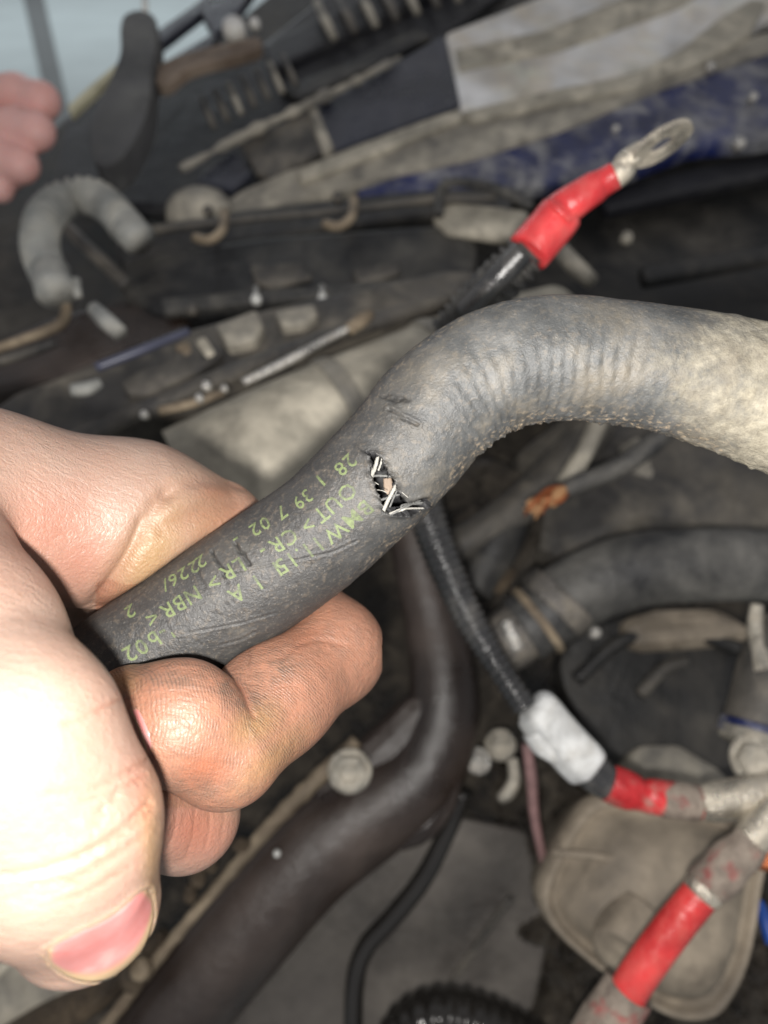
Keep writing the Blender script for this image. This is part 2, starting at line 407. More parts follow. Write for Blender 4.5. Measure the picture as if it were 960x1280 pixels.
nub('shiny_cap', 292, 34, .09, 15, M['whitish'], ws); nub('shiny_cap', 318, 28, .088, 7, M['whitish'], ws)

# ---- wiring rail with hooks
wr = thing('wiring_rail', 'dusty wiring rail with hanging hooks running below the fender', 'rail', c(*bp(400, 270)))
btube('rail_bar', [(168, 292, .075, 6), (240, 281, .075, 6), (330, 272, .075, 5), (430, 262, .075, 5), (540, 250, .075, 6), (620, 246, .075, 6)], M['dark_grey'], wr, n=60, seg=10)
bslab('rail_back', [(140, 300), (300, 262), (520, 238), (640, 232), (640, 262), (520, 268), (300, 300), (150, 330)], .056, .008, M['black_plastic'], wr, .002)
for x, y in ((266, 281), (428, 264)):
    btube('hook', [(x+14, y-16, .078, 6), (x+12, y+6, .086, 6), (x-4, y+19, .09, 6), (x-22, y+16, .086, 6)], M['brown_dust'], wr, n=24, seg=10)
    nub('hook_stud', x-6, y-18, .07, 7, M['dark_grey'], wr)
bslab('end_bracket', [(540, 268), (560, 250), (620, 256), (662, 262), (660, 284), (636, 296), (600, 290), (560, 288)], .07, .008, M['beige_dust'], wr, .003)
btube('bracket_loop', [(548, 268, .075, 7), (552, 236, .08, 7), (572, 228, .085, 6), (620, 236, .09, 6), (664, 258, .09, 6)], M['conduit_dust'], wr, n=30, seg=10, rfun=corrug(.006, .0006))

dm = thing('strut_dome', 'small beige dusty dome behind the wiring rail', 'dome', c(*bp(250, 246)))
d_ = bay(250, .05); r_ = 42/F*d_
lathe('dome_cap', c(250, 266, d_), (0, .8, .6), [(r_, -r_*.3), (r_, 0), (r_*.93, r_*.3), (r_*.7, r_*.55), (r_*.4, r_*.68), (r_*.12, r_*.72)], M['grey_dust'], dm, 32)

# ---- grey corrugated elbow, upper left
ge = thing('flexible_duct', 'pale grey corrugated duct bending over in an arch on the far side', 'duct', c(*bp(60, 350)))
btube('corrugated_tube', [(62, 345, .09, 21), (50, 310, .095, 21), (56, 272, .1, 21), (84, 248, .1, 20), (116, 246, .1, 20), (142, 264, .098, 19), (160, 286, .095, 19), (170, 296, .09, 19)], M['duct_grey'], ge, n=260, seg=20, rfun=corrug(.0044, .0014))
btube('cuff', [(70, 366, .09, 24), (62, 340, .09, 24)], M['duct_grey'], ge, n=12, seg=20)
btube('cuff', [(158, 282, .096, 22), (176, 302, .09, 21)], M['duct_grey'], ge, n=12, seg=20)
for x in (46, 94): btube('prong', [(x, 350, .09, 7), (x+4, 372, .085, 5)], M['duct_grey'], ge, n=10, seg=8)
btube('cable_loom', [(80, 280, .05, 9), (110, 310, .055, 9), (160, 358, .055, 9)], M['dark_grey'], tag(thing('cable_loom', 'dark loose cable inside the arch of the corrugated duct', 'cable', c(*bp(110, 310)))), n=24, seg=10)

# ---- black boxes in the middle distance
fb = thing('control_box', 'long black box with pale top label below the wiring rail', 'box', c(*bp(380, 330)))
bslab('box_body', [(150, 318), (330, 292), (560, 276), (600, 300), (590, 366), (470, 372), (330, 378), (190, 392), (150, 360)], .06, .05, M['black_plastic'], fb, .006)
bslab('lid_plate', [(312, 330), (380, 326), (392, 346), (340, 358), (318, 352)], .066, .004, M['dark_grey'], fb, .002)
bslab('lid_plate', [(440, 336), (500, 324), (500, 340), (448, 356)], .066, .004, M['dark_grey'], fb, .002)
bslab('lid_edge', [(200, 372), (330, 360), (470, 350), (590, 340), (592, 350), (470, 364), (330, 376), (204, 390)], .066, .006, M['conduit_dust'], fb, .002)
for x, y, r in ((320, 374, 7), (403, 372, 6)):
    t = thing('round_stud', 'bright round stud at the %s of the long black box' % ('middle' if x < 350 else 'far end'), 'stud', c(*bp(x, y)))
    nub('stud_head', x, y, .085, r, M['white_metal'], t); btube('stud_shank', [(x, y-14, .075, 4), (x, y, .083, 4)], M['steel'], t, n=6, seg=8)
nub('screw', 240, 386, .075, 8, M['dark_grey'], fb)
lb = thing('lower_bracket', 'dark dusty bracket below the black box, left of the valve cover', 'bracket', c(*bp(100, 430)))
bslab('bracket_plate', [(-60, 450), (60, 396), (120, 380), (230, 372), (240, 410), (150, 440), (90, 470), (-60, 500)], .05, .02, M['dark_hose'], lb, .004)
btube('bracket_edge', [(-40, 448, .075, 6), (30, 424, .075, 6), (76, 404, .075, 7), (84, 376, .075, 6)], M['brown_dust'], lb, n=24, seg=10)
btube('bracket_edge', [(-40, 462, .07, 7), (30, 442, .07, 7), (70, 428, .07, 6)], M['dark_grey'], lb, n=20, seg=10)
wt = thing('white_tube_end', 'short white plastic tube end pointing down by the corrugated duct', 'tube', c(*bp(133, 402)))
btube('tube_end', [(118, 386, .095, 9), (134, 402, .1, 11), (150, 416, .1, 10)], M['duct_grey'], wt, n=16, seg=14)
wt = thing('white_clip', 'small white clip just above the thumb web', 'clip', c(*bp(106, 486)))
btube('clip_body', [(90, 488, .1, 8), (108, 486, .1, 9), (126, 478, .1, 6)], M['duct_grey'], wt, n=14, seg=10)

# ---- valve cover with coil blocks
vc = thing('valve_cover', 'brownish ribbed engine cover with beige blocks left of the hose', 'engine cover', c(*bp(300, 430)))
bslab('cover_body', [(-80, 560), (20, 490), (126, 450), (240, 410), (330, 386), (440, 362), (560, 336), (620, 340), (600, 366), (456, 408), (330, 450), (220, 496), (120, 540), (-80, 620)], .085, .04, M['dark_grey'], vc, .0025)
bslab('raised_panel', [(150, 476), (200, 448), (262, 424), (280, 440), (250, 462), (184, 492), (160, 492)], .092, .008, M['dark_grey'], vc, .0015)
bslab('coil_block', [(268, 404), (320, 386), (330, 406), (318, 424), (284, 432)], .096, .014, M['grey_dust'], vc, .0018)
bslab('coil_block', [(342, 388), (392, 378), (398, 392), (380, 404), (352, 408)], .096, .014, M['grey_dust'], vc, .0018)
bslab('coil_block', [(216, 430), (234, 424), (244, 440), (230, 448)], .094, .01, M['brown_dust'], vc, .0018)
bslab('coil_block', [(242, 424), (256, 418), (270, 440), (258, 446)], .096, .01, M['beige_dust'], vc, .0018)
btube('blue_tube', [(120, 460, .098, 6), (176, 438, .1, 6), (236, 414, .1, 5)], plain('blue_grey', (.07, .075, .12), .35, 0, .6, .2, 40), vc, n=20, seg=10)
bslab('lower_rail', [(40, 556), (170, 500), (250, 466), (330, 436), (440, 396), (560, 360), (566, 372), (446, 410), (330, 452), (250, 486), (180, 516), (60, 572)], .094, .008, M['dark_grey'], vc, .003)
rd_ = thing('metal_rod', 'bright silver rod lying along the edge of the ribbed engine cover', 'rod', c(*bp(380, 440)))
btube('rod_shaft', [(304, 478, .105, 5), (350, 456, .105, 6), (410, 424, .105, 5), (440, 408, .105, 4)], M['steel'], rd_, n=24, seg=10)
btube('rod_end', [(436, 412, .105, 8), (452, 400, .105, 9), (464, 392, .105, 6)], M['brown_dust'], rd_, n=12, seg=10)
btube('rod_sleeve', [(200, 514, .1, 6), (240, 504, .105, 6), (280, 490, .105, 5)], M['brown_dust'], rd_, n=12, seg=10)
for k, (x, y, r) in enumerate(((258, 482, 7), (249, 497, 6), (280, 485, 5), (180, 518, 6))):
    t = thing('small_screw', ['highest of the bright small screws by the silver rod', 'lower bright small screw below its twin by the silver rod', 'dull small screw nearest the silver rod shaft', 'small screw at the lower end of the cover by the thumb web'][k], 'screw', c(*bp(x, y)), 'screws along the engine cover')
    nub('screw_head', x, y, .115, r, M['steel'], t)

# ---- beige casing behind the hose
ip = thing('intake_pipe', 'broad dusty beige casing behind the gripped part of the hose', 'engine casing', c(*bp(420, 500)))
btube('casing_tube', [(700, 432, .05, 74), (590, 464, .055, 78), (480, 508, .06, 80), (370, 556, .06, 84), (240, 616, .055, 84)], M['beige_dust'], ip, n=60, seg=40)
for k, s in enumerate((.16, .36, .62)):
    P_ = spline(ptube([(p[0], p[1], bay(p[1], p[2]), p[3]/F*bay(p[1], p[2])) for p in [(700, 432, .05, 75), (590, 464, .055, 79), (480, 508, .06, 81), (370, 556, .06, 85), (240, 616, .055, 85)]]), 100)
    i = int(s*100); Vv, f = tube_geo(np.vstack([P_[i-2]*[1, 1, 1, 1.02], P_[i]*[1, 1, 1, 1.045], P_[i+2]*[1, 1, 1, 1.02]]), 8, 40); mk('casing_rib', Vv, f, M['grey_dust'], ip)
bslab('upper_flange', [(452, 404), (520, 380), (600, 364), (620, 380), (560, 408), (480, 430)], .07, .012, M['dark_grey'], ip, .003)

# ---- dark wall right of the red terminal: ribs and speck
bslab('stiffener', [(740, 236), (960, 190), (1120, 170), (1120, 196), (960, 216), (760, 262)], .012, .01, M['black_panel'], fw, .003)
bslab('stiffener', [(800, 330), (980, 300), (1120, 290), (1120, 306), (980, 318), (806, 350)], .012, .01, M['wall_dust'], fw, .003)
nub('plug', 784, 296, .02, 8, M['grey_dust'], fw)
btube('hanging_strap', [(690, 300, .04, 10), (716, 330, .04, 12), (740, 352, .04, 10)], M['grey_dust'], fw, n=12, seg=8)

# ---- black cable with red boot and ring terminal
rt = thing('ring_terminal_cable', 'red sleeved cable end with bent metal ring terminal above the hose', 'cable', c(690, 270, .25))
tube('red_boot', [(660, 317, .252, .0072), (664, 312, .252, .0075), (682, 290, .251, .0074), (700, 268, .250, .0072), (706, 260, .2495, .0060), (722, 249, .248, .0055), (744, 234, .247, .0051), (752, 229, .2465, .0045), (769, 219, .245, .0043)], M['red_plastic'], rt, n=60, seg=28, rfun=lambda s, th_, R: R*(1+.02*np.sin(3*th_+s*250)))
tube('boot_fold', [(690, 256, .2424, .0009), (702, 266, .2422, .0010), (714, 276, .2436, .0009)], M['red_plastic'], rt, n=12, seg=10)
tube('corrugated_conduit', [(560, 420, .275, .0072), (600, 376, .267, .0072), (634, 342, .258, .0072), (662, 312, .254, .0066)], M['conduit_dust'], rt, n=160, seg=18, rfun=corrug(.0034, .0009))
tube('cable_core', [(580, 392, .258, .0040), (620, 350, .250, .0042), (654, 314, .246, .0042)], M['conduit'], rt, n=20, seg=12)
tube('lug_barrel', [(752, 230, .2462, .0036), (768, 221, .2456, .0040), (780, 211, .245, .0038), (786, 202, .244, .0030)], M['lug'], rt, n=20, seg=18)
def ring_plate(name, ctr, u, v, a, rx, ry, hole, thick, mat, parent):
    n = 40; t = np.linspace(0, 2*np.pi, n, endpoint=False); Vv = []
    for z in (thick/2, -thick/2):
        for k in (1.0, hole): Vv += [ctr+u*rx*k*math.cos(q)+v*ry*k*math.sin(q)+a*z for q in t]
    f = []
    for j in range(n):
        k = (j+1) % n; f += [(j, k, n+k, n+j), (2*n+j, 3*n+j, 3*n+k, 2*n+k), (j, 2*n+j, 2*n+k, k), (n+j, n+k, 3*n+k, 3*n+j)]
    return mk(name, np.array(Vv), f, mat, parent, smooth=False)
A_, B_ = c(786, 206, .2445), c(860, 158, .236); u_ = (B_-A_)/np.linalg.norm(B_-A_); a_ = np.array([-.45, -.45, .62]); a_ -= u_*(a_@u_); a_ /= np.linalg.norm(a_); a_ = a_*.55+np.cross(u_, a_)*.835; v_ = np.cross(a_, u_)
ring_plate('ring_lug', (A_+B_)/2+u_*.001, u_, v_, a_, np.linalg.norm(B_-A_)*.52, .0068, .40, .0018, M['lug'], rt)
tube('lug_neck', [(774, 222, .2455, .0032), (780, 204, .2445, .0034), (792, 194, .2435, .0032), (804, 184, .2425, .0024)], M['lug'], rt, n=20, seg=12)

# ---- frayed cable under the hose
fc_ = thing('frayed_cable', 'thin dark cable with frayed copper orange end under the hose', 'cable', c(760, 580, .34))
tube('cable_sheath', [(850, 520, .33, .0046), (812, 558, .335, .0046), (770, 586, .34, .0044), (730, 602, .342, .0042), (704, 614, .343, .004)], M['conduit_dust'], fc_, n=40, seg=14)
for k in range(12):
    q = rng.normal(0, 1, 6)
    tube('copper_wire', [(708+q[0]*2, 612+q[1]*3, .340, .0009), (694+q[0]*5, 620+q[1]*6, .338, .0011), (678+q[2]*7, 632+q[3]*8, .336+.002*q[0], .0009), (668+q[4]*10, 642+q[5]*12, .336, .0005)], M['copper'] if k % 2 else M['orange_core'], fc_, n=14, seg=8)
st = thing('support_strut', 'thin grey strut passing down behind the hose beside the frayed cable', 'strut', c(720, 570, .4))
tube('strut_bar', [(752, 520, .40, .005), (730, 566, .40, .005), (706, 606, .40, .005)], M['grey_dust'], st, n=10, seg=10)
gb = thing('gearbox_casing', 'grey brown dusty casing under the right part of the hose', 'engine casing', c(820, 600, .48))
slab('casing_face', [(640, 560, .47), (720, 500, .47), (1000, 480, .46), (1120, 640, .43), (1000, 690, .42), (800, 670, .43), (700, 700, .44), (640, 680, .45)], .04, M['dark_grey'], gb, .012)
slab('casing_rib', [(770, 560, .45), (800, 540, .45), (840, 640, .43), (812, 660, .43)], .012, M['grey_dust'], gb, .004)
tube('casing_tube', [(560, 690, .42, .010), (640, 640, .425, .011), (720, 560, .44, .011), (760, 510, .45, .011)], M['dark_grey'], gb, n=30, seg=16)
slab('lower_boss', [(770, 772, .43), (820, 756, .43), (900, 756, .43), (960, 790, .42), (900, 800, .42), (790, 808, .42)], .03, M['mount_dust'], gb, .008)
db = thing('dark_bracket', 'dark lumpy bracket between the thin conduit and the coolant hose', 'bracket', c(620, 690, .44))
slab('bracket_body', [(520, 620, .46), (600, 560, .46), (690, 600, .45), (680, 680, .44), (620, 760, .43), (560, 820, .43), (500, 760, .44)], .03, M['oily'], db, .010)
tube('bracket_pipe', [(640, 640, .43, .012), (620, 680, .425, .014), (590, 740, .42, .012)], M['black_plastic'], db, n=20, seg=14)
slab('rust_patch', [(604, 716, .415), (630, 700, .415), (650, 716, .415), (630, 742, .412), (606, 740, .412)], .006, M['oily_brown'], db, .002)
slab('rust_patch', [(520, 800, .41), (548, 780, .41), (570, 812, .41), (548, 850, .41)], .006, M['oily_brown'], db, .002)

# ---- coolant hose with clamp
ch = thing('coolant_hose', 'wide grey black coolant hose with metal clamp coming in from the side', 'hose', c(800, 700, .36))
tube('rubber_tube', [(1120, 740, .355, .0166), (1010, 712, .355, .0168), (900, 706, .355, .0170), (800, 712, .355, .0172), (730, 736, .355, .0170), (682, 768, .355, .0164), (652, 788, .355, .0155)], M['coolant_hose'], ch, n=90, seg=32)
cl = tube('hose_clamp', [(706, 744, .3545, .0183), (701, 749, .3545, .0186), (692, 757, .3545, .0186), (687, 762, .3545, .0183)], M['clamp'], ch, n=12, seg=36)
tube('clamp_edge', [(676, 772, .3545, .0178), (672, 775, .3545, .0184), (668, 778, .3545, .0178)], M['brown_dust'], cl, n=6, seg=36)
tube('clamp_screw', [(632, 776, .338, .0030), (640, 794, .337, .0032), (648, 810, .338, .0030)], M['steel'], cl, n=10, seg=10)
tube('pipe_stub', [(662, 781, .355, .0140), (636, 800, .355, .0140), (616, 812, .357, .0135)], M['clamp'], ch, n=12, seg=28)
t = thing('small_stud', 'tiny pale stud below the coolant hose elbow', 'stud', c(744, 790, .38)); lathe('stud_head', c(744, 790, .37), (0, .2, 1), [(.003, -.004), (.0032, 0), (.002, .0015)], M['steel'], t, 14)

# ---- dark rounded cover, right
bc = thing('belt_cover', 'dark rounded dusty cover below the coolant hose on the right side', 'engine cover', c(830, 880, .43))
d_ = .43
slab('cover_face', [(700, 830, .43), (740, 782, .435), (820, 768, .437), (900, 776, .436), (1000, 800, .433), (1040, 900, .42), (1000, 990, .41), (860, 990, .41), (780, 970, .41), (730, 910, .42)], .03, M['wall_dust'], bc, .008, smooth_outline=True)
tube('cover_ridge', [(720, 850, .424, .004), (780, 800, .428, .004), (860, 792, .428, .004), (930, 812, .426, .004)], M['black_plastic'], bc, n=30, seg=10)
slab('lower_lug', [(770, 960, .40), (800, 930, .40), (850, 930, .40), (900, 960, .395), (930, 990, .39), (800, 990, .39)], .012, M['grey_dust'], bc, .004)
tube('cover_ridge', [(800, 868, .42, .0035), (830, 836, .422, .0035), (862, 826, .422, .003)], M['dark_grey'], bc, n=16, seg=10)

# ---- starter cable: conduit, white sleeve, red heat shrink
sc_ = thing('starter_cable', 'black corrugated cable running into white sleeve and red heat shrink', 'cable', c(640, 860, .28))
tube('corrugated_conduit', [(522, 600, .285, .0068), (536, 652, .285, .0067), (556, 706, .283, .0063), (584, 768, .281, .0056), (618, 826, .279, .0046), (656, 884, .277, .0044)], M['conduit'], sc_, n=320, seg=18, rfun=corrug(.0030, .00042))
tube('white_sleeve', [(664, 880, .276, .0058), (672, 888, .276, .0084), (690, 910, .276, .0086), (712, 934, .276, .0086), (730, 953, .276, .0086), (736, 959, .276, .0080)], M['white_sleeve'], sc_, n=50, seg=26, rfun=lambda s, th_, R: R*(1+.05*np.sin(5*th_)))
tube('sleeve_step', [(668, 912, .274, .0050), (680, 928, .274, .0052), (700, 944, .274, .0040)], M['white_sleeve'], sc_, n=14, seg=14)
tube('black_collar', [(730, 954, .2765, .0070), (746, 968, .2765, .0071), (764, 981, .2765, .0062)], M['conduit'], sc_, n=14, seg=20)
tube('heat_shrink', [(760, 978, .276, .0066), (772, 983, .276, .0069), (788, 989, .276, .0067), (802, 994, .276, .0056), (816, 996, .276, .0062), (846, 999, .276, .0060), (880, 1004, .276, .0058)], M['red_shrink'], sc_, n=60, seg=24)
tube('dirty_shrink', [(826, 1000, .2752, .0060), (850, 1001, .2752, .0064), (872, 1004, .2752, .0061)], M['shrink_dust'], sc_, n=20, seg=24)
tube('cable_lug', [(874, 1004, .275, .0058), (890, 1003, .275, .0068), (920, 998, .275, .0072), (960, 994, .275, .0074), (1010, 990, .275, .0072)], M['lug'], sc_, n=30, seg=20)
pv = thing('pivot_nut', 'round pale washer and nut at the picture edge above the lug', 'nut', c(945, 950, .29))
lathe('washer', c(948, 948, .292), (-.3, .2, 1), [(.0100, -.003), (.0104, 0), (.0085, .0015), (.004, .0018)], M['bolt'], pv, 28)
lathe('nut', c(944, 950, .287), (-.3, .2, 1), [(.0066, -.003), (.0066, .003), (.0052, .004), (.003, .004)], M['bolt'], pv, 6, smooth=False)
sb_ = thing('damper_cylinder', 'dark grey cylinder with blue rim at the picture edge', 'cylinder', c(950, 860, .31))
tube('cylinder_body', [(985, 780, .32, .010), (970, 830, .315, .014), (958, 890, .31, .0150), (950, 920, .308, .0152)], M['dark_grey'], sb_, n=30, seg=26)
tube('blue_rim', [(953, 908, .307, .0158), (949, 926, .306, .0160)], M['blue_paint'], sb_, n=6, seg=26)
tube('rim_lip', [(950, 922, .305, .0154), (947, 934, .304, .0148)], M['grey_dust'], sb_, n=6, seg=26)
tube('bleed_pipe', [(946, 756, .318, .0026), (944, 786, .316, .0034), (950, 800, .315, .0044), (956, 840, .304, .004)], M['bolt'], sb_, n=20, seg=12)

# ---- engine mount
em = thing('engine_mount', 'beige grey dusty engine mount with rounded cup shape, lower right', 'engine mount', c(810, 1130, .33))
def dome(name, poly, prof, mat, parent, k=4, drift=(0, 0)):
    '''rounded body: smooth outline rows (px,py,d); prof rows (scale about centre, height towards viewer); drift moves the top'''
    P = catmull2(cs(poly), k); ctr = P.mean(0); vt = np.linalg.svd(P-ctr)[2]; nz = vt[2] if vt[2][2] > 0 else -vt[2]; n = len(P); Vv = []; f = []
    hm = max(h for _, h in prof)
    for sc_k, h in prof: Vv.append(ctr+(P-ctr)*sc_k+nz*h+np.array([drift[0], drift[1], 0])*max(0, h)/hm)
    Vv = np.vstack(Vv+[ctr[None]+nz*prof[-1][1]+np.array([drift[0], drift[1], 0])]); m = len(prof)
    for a in range(m-1):
        for b in range(n): f.append((a*n+b, a*n+(b+1) % n, (a+1)*n+(b+1) % n, (a+1)*n+b))
    for b in range(n): f.append(((m-1)*n+b, (m-1)*n+(b+1) % n, m*n))
    return mk(name, Vv, f, mat, parent)
dome('mount_body', [(716, 1016, .352), (745, 992, .354), (800, 990, .353), (880, 1000, .350), (950, 1040, .343), (946, 1110, .337), (932, 1190, .329), (908, 1244, .325), (880, 1268, .323), (830, 1264, .323), (770, 1226, .328), (700, 1170, .336), (672, 1130, .341), (676, 1090, .345)],
    [(.94, -.05), (.97, -.03), (1, -.008), (1, 0), (.985, .005), (.955, .0078), (.92, .008), (.895, .0055), (.87, .0025), (.83, .0035), (.75, .0115), (.62, .0175), (.45, .021), (.25, .0225), (.1, .023)], M['mount_dust'], em, 5, (.002, -.006))
tube('mount_seam', [(690, 1066, .332, .0016), (740, 1070, .332, .0017), (800, 1082, .330, .0017), (850, 1100, .328, .0016), (900, 1140, .323, .0015)], M['mount_dust'], em, n=40, seg=10)
tube('center_boss', [(800, 1140, .325, .0120), (782, 1168, .319, .0125), (772, 1190, .314, .0110), (770, 1196, .312, .006)], M['mount_dust'], em, n=16, seg=26)

# ---- second red cable
rc_ = thing('red_power_cable', 'bright red heat shrink cable rising from the bottom right', 'cable', c(840, 1180, .265))
tube('lower_sleeve', [(690, 1386, .268, .0092), (732, 1322, .267, .0092), (770, 1262, .266, .0092), (786, 1238, .266, .0086)], M['shrink_dust'], rc_, n=40, seg=26, rfun=lambda s, th_, R: R*(1+.03*np.sin(4*th_+s*300)))
tube('red_shrink', [(778, 1252, .265, .0062), (800, 1216, .264, .0064), (838, 1164, .263, .0063), (872, 1122, .262, .0061), (884, 1107, .262, .0058)], M['red_bright'], rc_, n=50, seg=26)
tube('highlight_ring', [(874, 1119, .2618, .0060), (878, 1114, .2618, .0066), (881, 1110, .2618, .0066), (884, 1106, .2618, .0060)], M['lug'], rc_, n=8, seg=26)  # thin pale ring modelled in place of the highlight on the red end
tube('upper_sleeve', [(874, 1118, .263, .0062), (886, 1106, .263, .0072), (906, 1086, .263, .0073), (926, 1066, .263, .0068), (940, 1052, .263, .0058)], M['shrink_dust'], rc_, n=40, seg=26, rfun=lambda s, th_, R: R*(1+.05*np.sin(3*th_+s*500)))
tube('cable_lug', [(930, 1062, .264, .0054), (944, 1044, .265, .0064), (962, 1024, .266, .0060), (1000, 990, .268, .006)], M['lug'], rc_, n=24, seg=20)
bn = thing('clamp_nut', 'brass coloured nut beside the upper cable lug at the edge', 'nut', c(962, 1056, .27))
lathe('nut_body', c(964, 1062, .27), (-.5, .2, 1), [(.0080, -.004), (.0080, .003), (.006, .0042), (.003, .0042)], M['copper'], bn, 6, smooth=False)
bl = thing('blue_connector', 'small bright blue connector at the lower picture edge', 'connector', c(956, 1150, .33))
tube('connector_body', [(948, 1126, .34, .0020), (957, 1150, .335, .003), (966, 1180, .33, .003)], M['blue_plastic'], bl, n=14, seg=12)

# ---- lower left: dark engine casing, seam, bolts
dk = thing('timing_case', 'large dark brown curved casing edge with pale bolt, bottom centre', 'engine casing', c(430, 1040, .37))
slab('case_band', [(60, 1400, .352), (140, 1280, .358), (250, 1144, .366), (300, 1086, .369), (440, 938, .379), (478, 906, .381), (510, 870, .383), (570, 862, .384), (584, 900, .381), (586, 960, .377), (574, 1014, .373), (548, 1052, .371), (510, 1070, .370), (466, 1072, .370), (424, 1090, .369), (376, 1136, .366), (300, 1222, .361), (190, 1370, .353)], .05, M['dark_hose'], dk, .012)
tube('case_ridge', [(150, 1350, .366, .0240), (290, 1180, .374, .0245), (380, 1076, .381, .0250), (456, 1018, .386, .0240), (520, 972, .390, .0220), (550, 912, .394, .0195), (554, 850, .400, .0178), (542, 780, .408, .0155), (522, 700, .415, .0135), (505, 630, .42, .0120)], M['dark_hose'], dk, n=60, seg=24)
tube('gasket_seam', [(90, 1336, .345, .0028), (140, 1272, .348, .0028), (196, 1200, .352, .0027), (250, 1134, .356, .0026), (290, 1088, .359, .003), (340, 1030, .362, .0036), (400, 970, .366, .0040), (446, 926, .370, .0034)], M['brown_dust'], dk, n=60, seg=12, rfun=lambda s, th_, R: R*(1+.12*np.sin(s*900)*np.sin(s*377)))
for px, py, w, h in ((246, 1096, 12, 16), (236, 1118, 10, 14), (262, 1082, 10, 10), (300, 1056, 14, 10)):
    slab('sealant_lump', [(px-w, py+h*.3, .352), (px-w*.3, py-h, .353), (px+w, py-h*.5, .353), (px+w*.6, py+h, .351), (px-w*.5, py+h, .351)], .006, M['oily_brown'], dk, .002)
def pbolt(name, px, py, d, rpx, mat, label, axis=(0, .15, 1)):
    r = rpx/F*d; C_ = c(px, py, d); root = thing(name, label, 'bolt', C_, 'engine bolts')
    lathe('flange', C_, axis, [(r*.88, -r*.7), (r*.96, -r*.42), (r*1.0, -r*.2), (r*.93, -r*.12), (r*.3, -r*.1)], mat, root, 28)
    lathe('hex_head', C_, axis, [(r*.80, -r*.12), (r*.80, r*.3), (r*.72, r*.42), (r*.5, r*.42), (r*.42, r*.30)], mat, root, 6, smooth=False); return root
pbolt('flange_bolt', 437, 965, .345, 28, M['bolt'], 'pale round bolt head on the dark casing below the index finger')
pbolt('flange_bolt', 626, 932, .40, 20, M['bolt'], 'upper round bolt of the pair left of the white sleeve')
pbolt('flange_bolt', 596, 952, .395, 17, M['steel'], 'shiny lower bolt of the pair left of the white sleeve', (-.4, .1, 1))
t = thing('painted_glint', 'tiny white bead standing in for a glint on the dark casing', 'glint', c(346, 1068, .345)); lathe('glint_bead', c(346, 1068, .341), (0, 0, 1), [(.0016, -.002), (.0015, 0), (.0008, .0008), (.0003, .001)], M['white_metal'], t, 14)  # white bead added as a painted glossy highlight on the casing
ol = thing('sump_rail', 'rusty beige rail along the bottom left beside the thumb tip', 'rail', c(40, 1240, .36))
slab('rail_body', [(-120, 1200, .37), (0, 1150, .372), (60, 1190, .37), (110, 1230, .366), (60, 1300, .36), (-120, 1360, .36)], .03, M['grey_dust'], ol, .006)
slab('rail_edge', [(-40, 1310, .352), (40, 1262, .355), (120, 1226, .357), (200, 1160, .36), (210, 1180, .358), (130, 1262, .353), (20, 1340, .348)], .012, M['oily_brown'], ol, .004)
tube('rail_bead', [(-20, 1230, .355, .003), (20, 1192, .358, .003), (50, 1160, .36, .003)], M['beige_dust'], ol, n=16, seg=10)
t = thing('brass_plug', 'small orange brown plug beside the thumb tip', 'plug', c(170, 1214, .345))
lathe('plug_body', c(174, 1212, .345), (-.5, .3, 1), [(.0046, -.004), (.005, 0), (.004, .0018), (.002, .0022)], M['brown_dust'], t, 18); lathe('plug_base', c(164, 1222, .346), (-.5, .3, 1), [(.0065, -.003), (.0068, 0), (.005, .001)], M['oily_brown'], t, 18)

# ---- undertray, thin hose, corrugated loop, oily ground
ut = thing('undertray', 'smooth grey brown tray below the dark casing at the bottom', 'tray', c(500, 1180, .42))
slab('tray_floor', [(220, 1400, .40), (300, 1220, .412), (400, 1090, .42), (560, 1020, .424), (660, 1040, .424), (690, 1160, .416), (660, 1300, .407), (560, 1420, .398)], .01, dusty('tray', (.10, .088, .078), (.21, .19, .165), .5, 18, .4), ut, .003)
tube('tray_seam', [(640, 1120, .412, .002), (590, 1190, .408, .002), (550, 1250, .404, .002)], M['dark_grey'], ut, n=16, seg=8)
vh = thing('vacuum_hose', 'thin glossy black hose curving down over the grey tray', 'hose', c(470, 1160, .38))
tube('hose_tube', [(580, 990, .385, .0046), (556, 1046, .385, .0046), (528, 1100, .384, .0048), (490, 1148, .383, .0048), (458, 1184, .382, .0048), (444, 1226, .381, .0048), (442, 1300, .380, .0048), (450, 1360, .38, .0048)], M['thin_hose'], vh, n=90, seg=20)
cl_ = thing('corrugated_loop', 'glossy black corrugated loop at the very bottom', 'conduit', c(560, 1260, .37))
tube('loop_tube', [(486, 1350, .375, .0130), (516, 1288, .37, .0138), (566, 1274, .365, .0140), (630, 1296, .365, .0140), (710, 1350, .37, .0136)], M['thin_hose'], cl_, n=220, seg=28, rfun=corrug(.0056, .0007))
# oil soaked dirt: a lumpy sheet
gx, gy = np.meshgrid(np.linspace(625, 1080, 110), np.linspace(960, 1400, 100)); dd = 1/(1/.42+(gy-1000)*.00028)
Pg = np.stack([(gx-480)/F*dd, -(gy-640)/F*dd, -dd], -1)
smooth_ = lambda x, a, b: (lambda t: t*t*(3-2*t))(np.clip((x-a)/(b-a), 0, 1))
hgt = sum(np.abs(np.sin(gx*fx+p1+np.sin(gy*fy*.7+p2)*1.7)*np.cos(gy*fy+p2+np.sin(gx*fx*.6)*1.3))*a for fx, fy, p1, p2, a in [(.06, .05, 1, 2, .005), (.13, .11, .4, 3, .003), (.27, .23, 2, .7, .0018), (.55, .5, 1.2, .2, .0009)])
Pg[..., 2] += hgt-.03*(1-smooth_(gx+18*np.sin(gy*.05)+10*np.sin(gy*.13), 630, 700))+rng.normal(0, .0003, hgt.shape); ii = np.arange(110*100).reshape(100, 110)
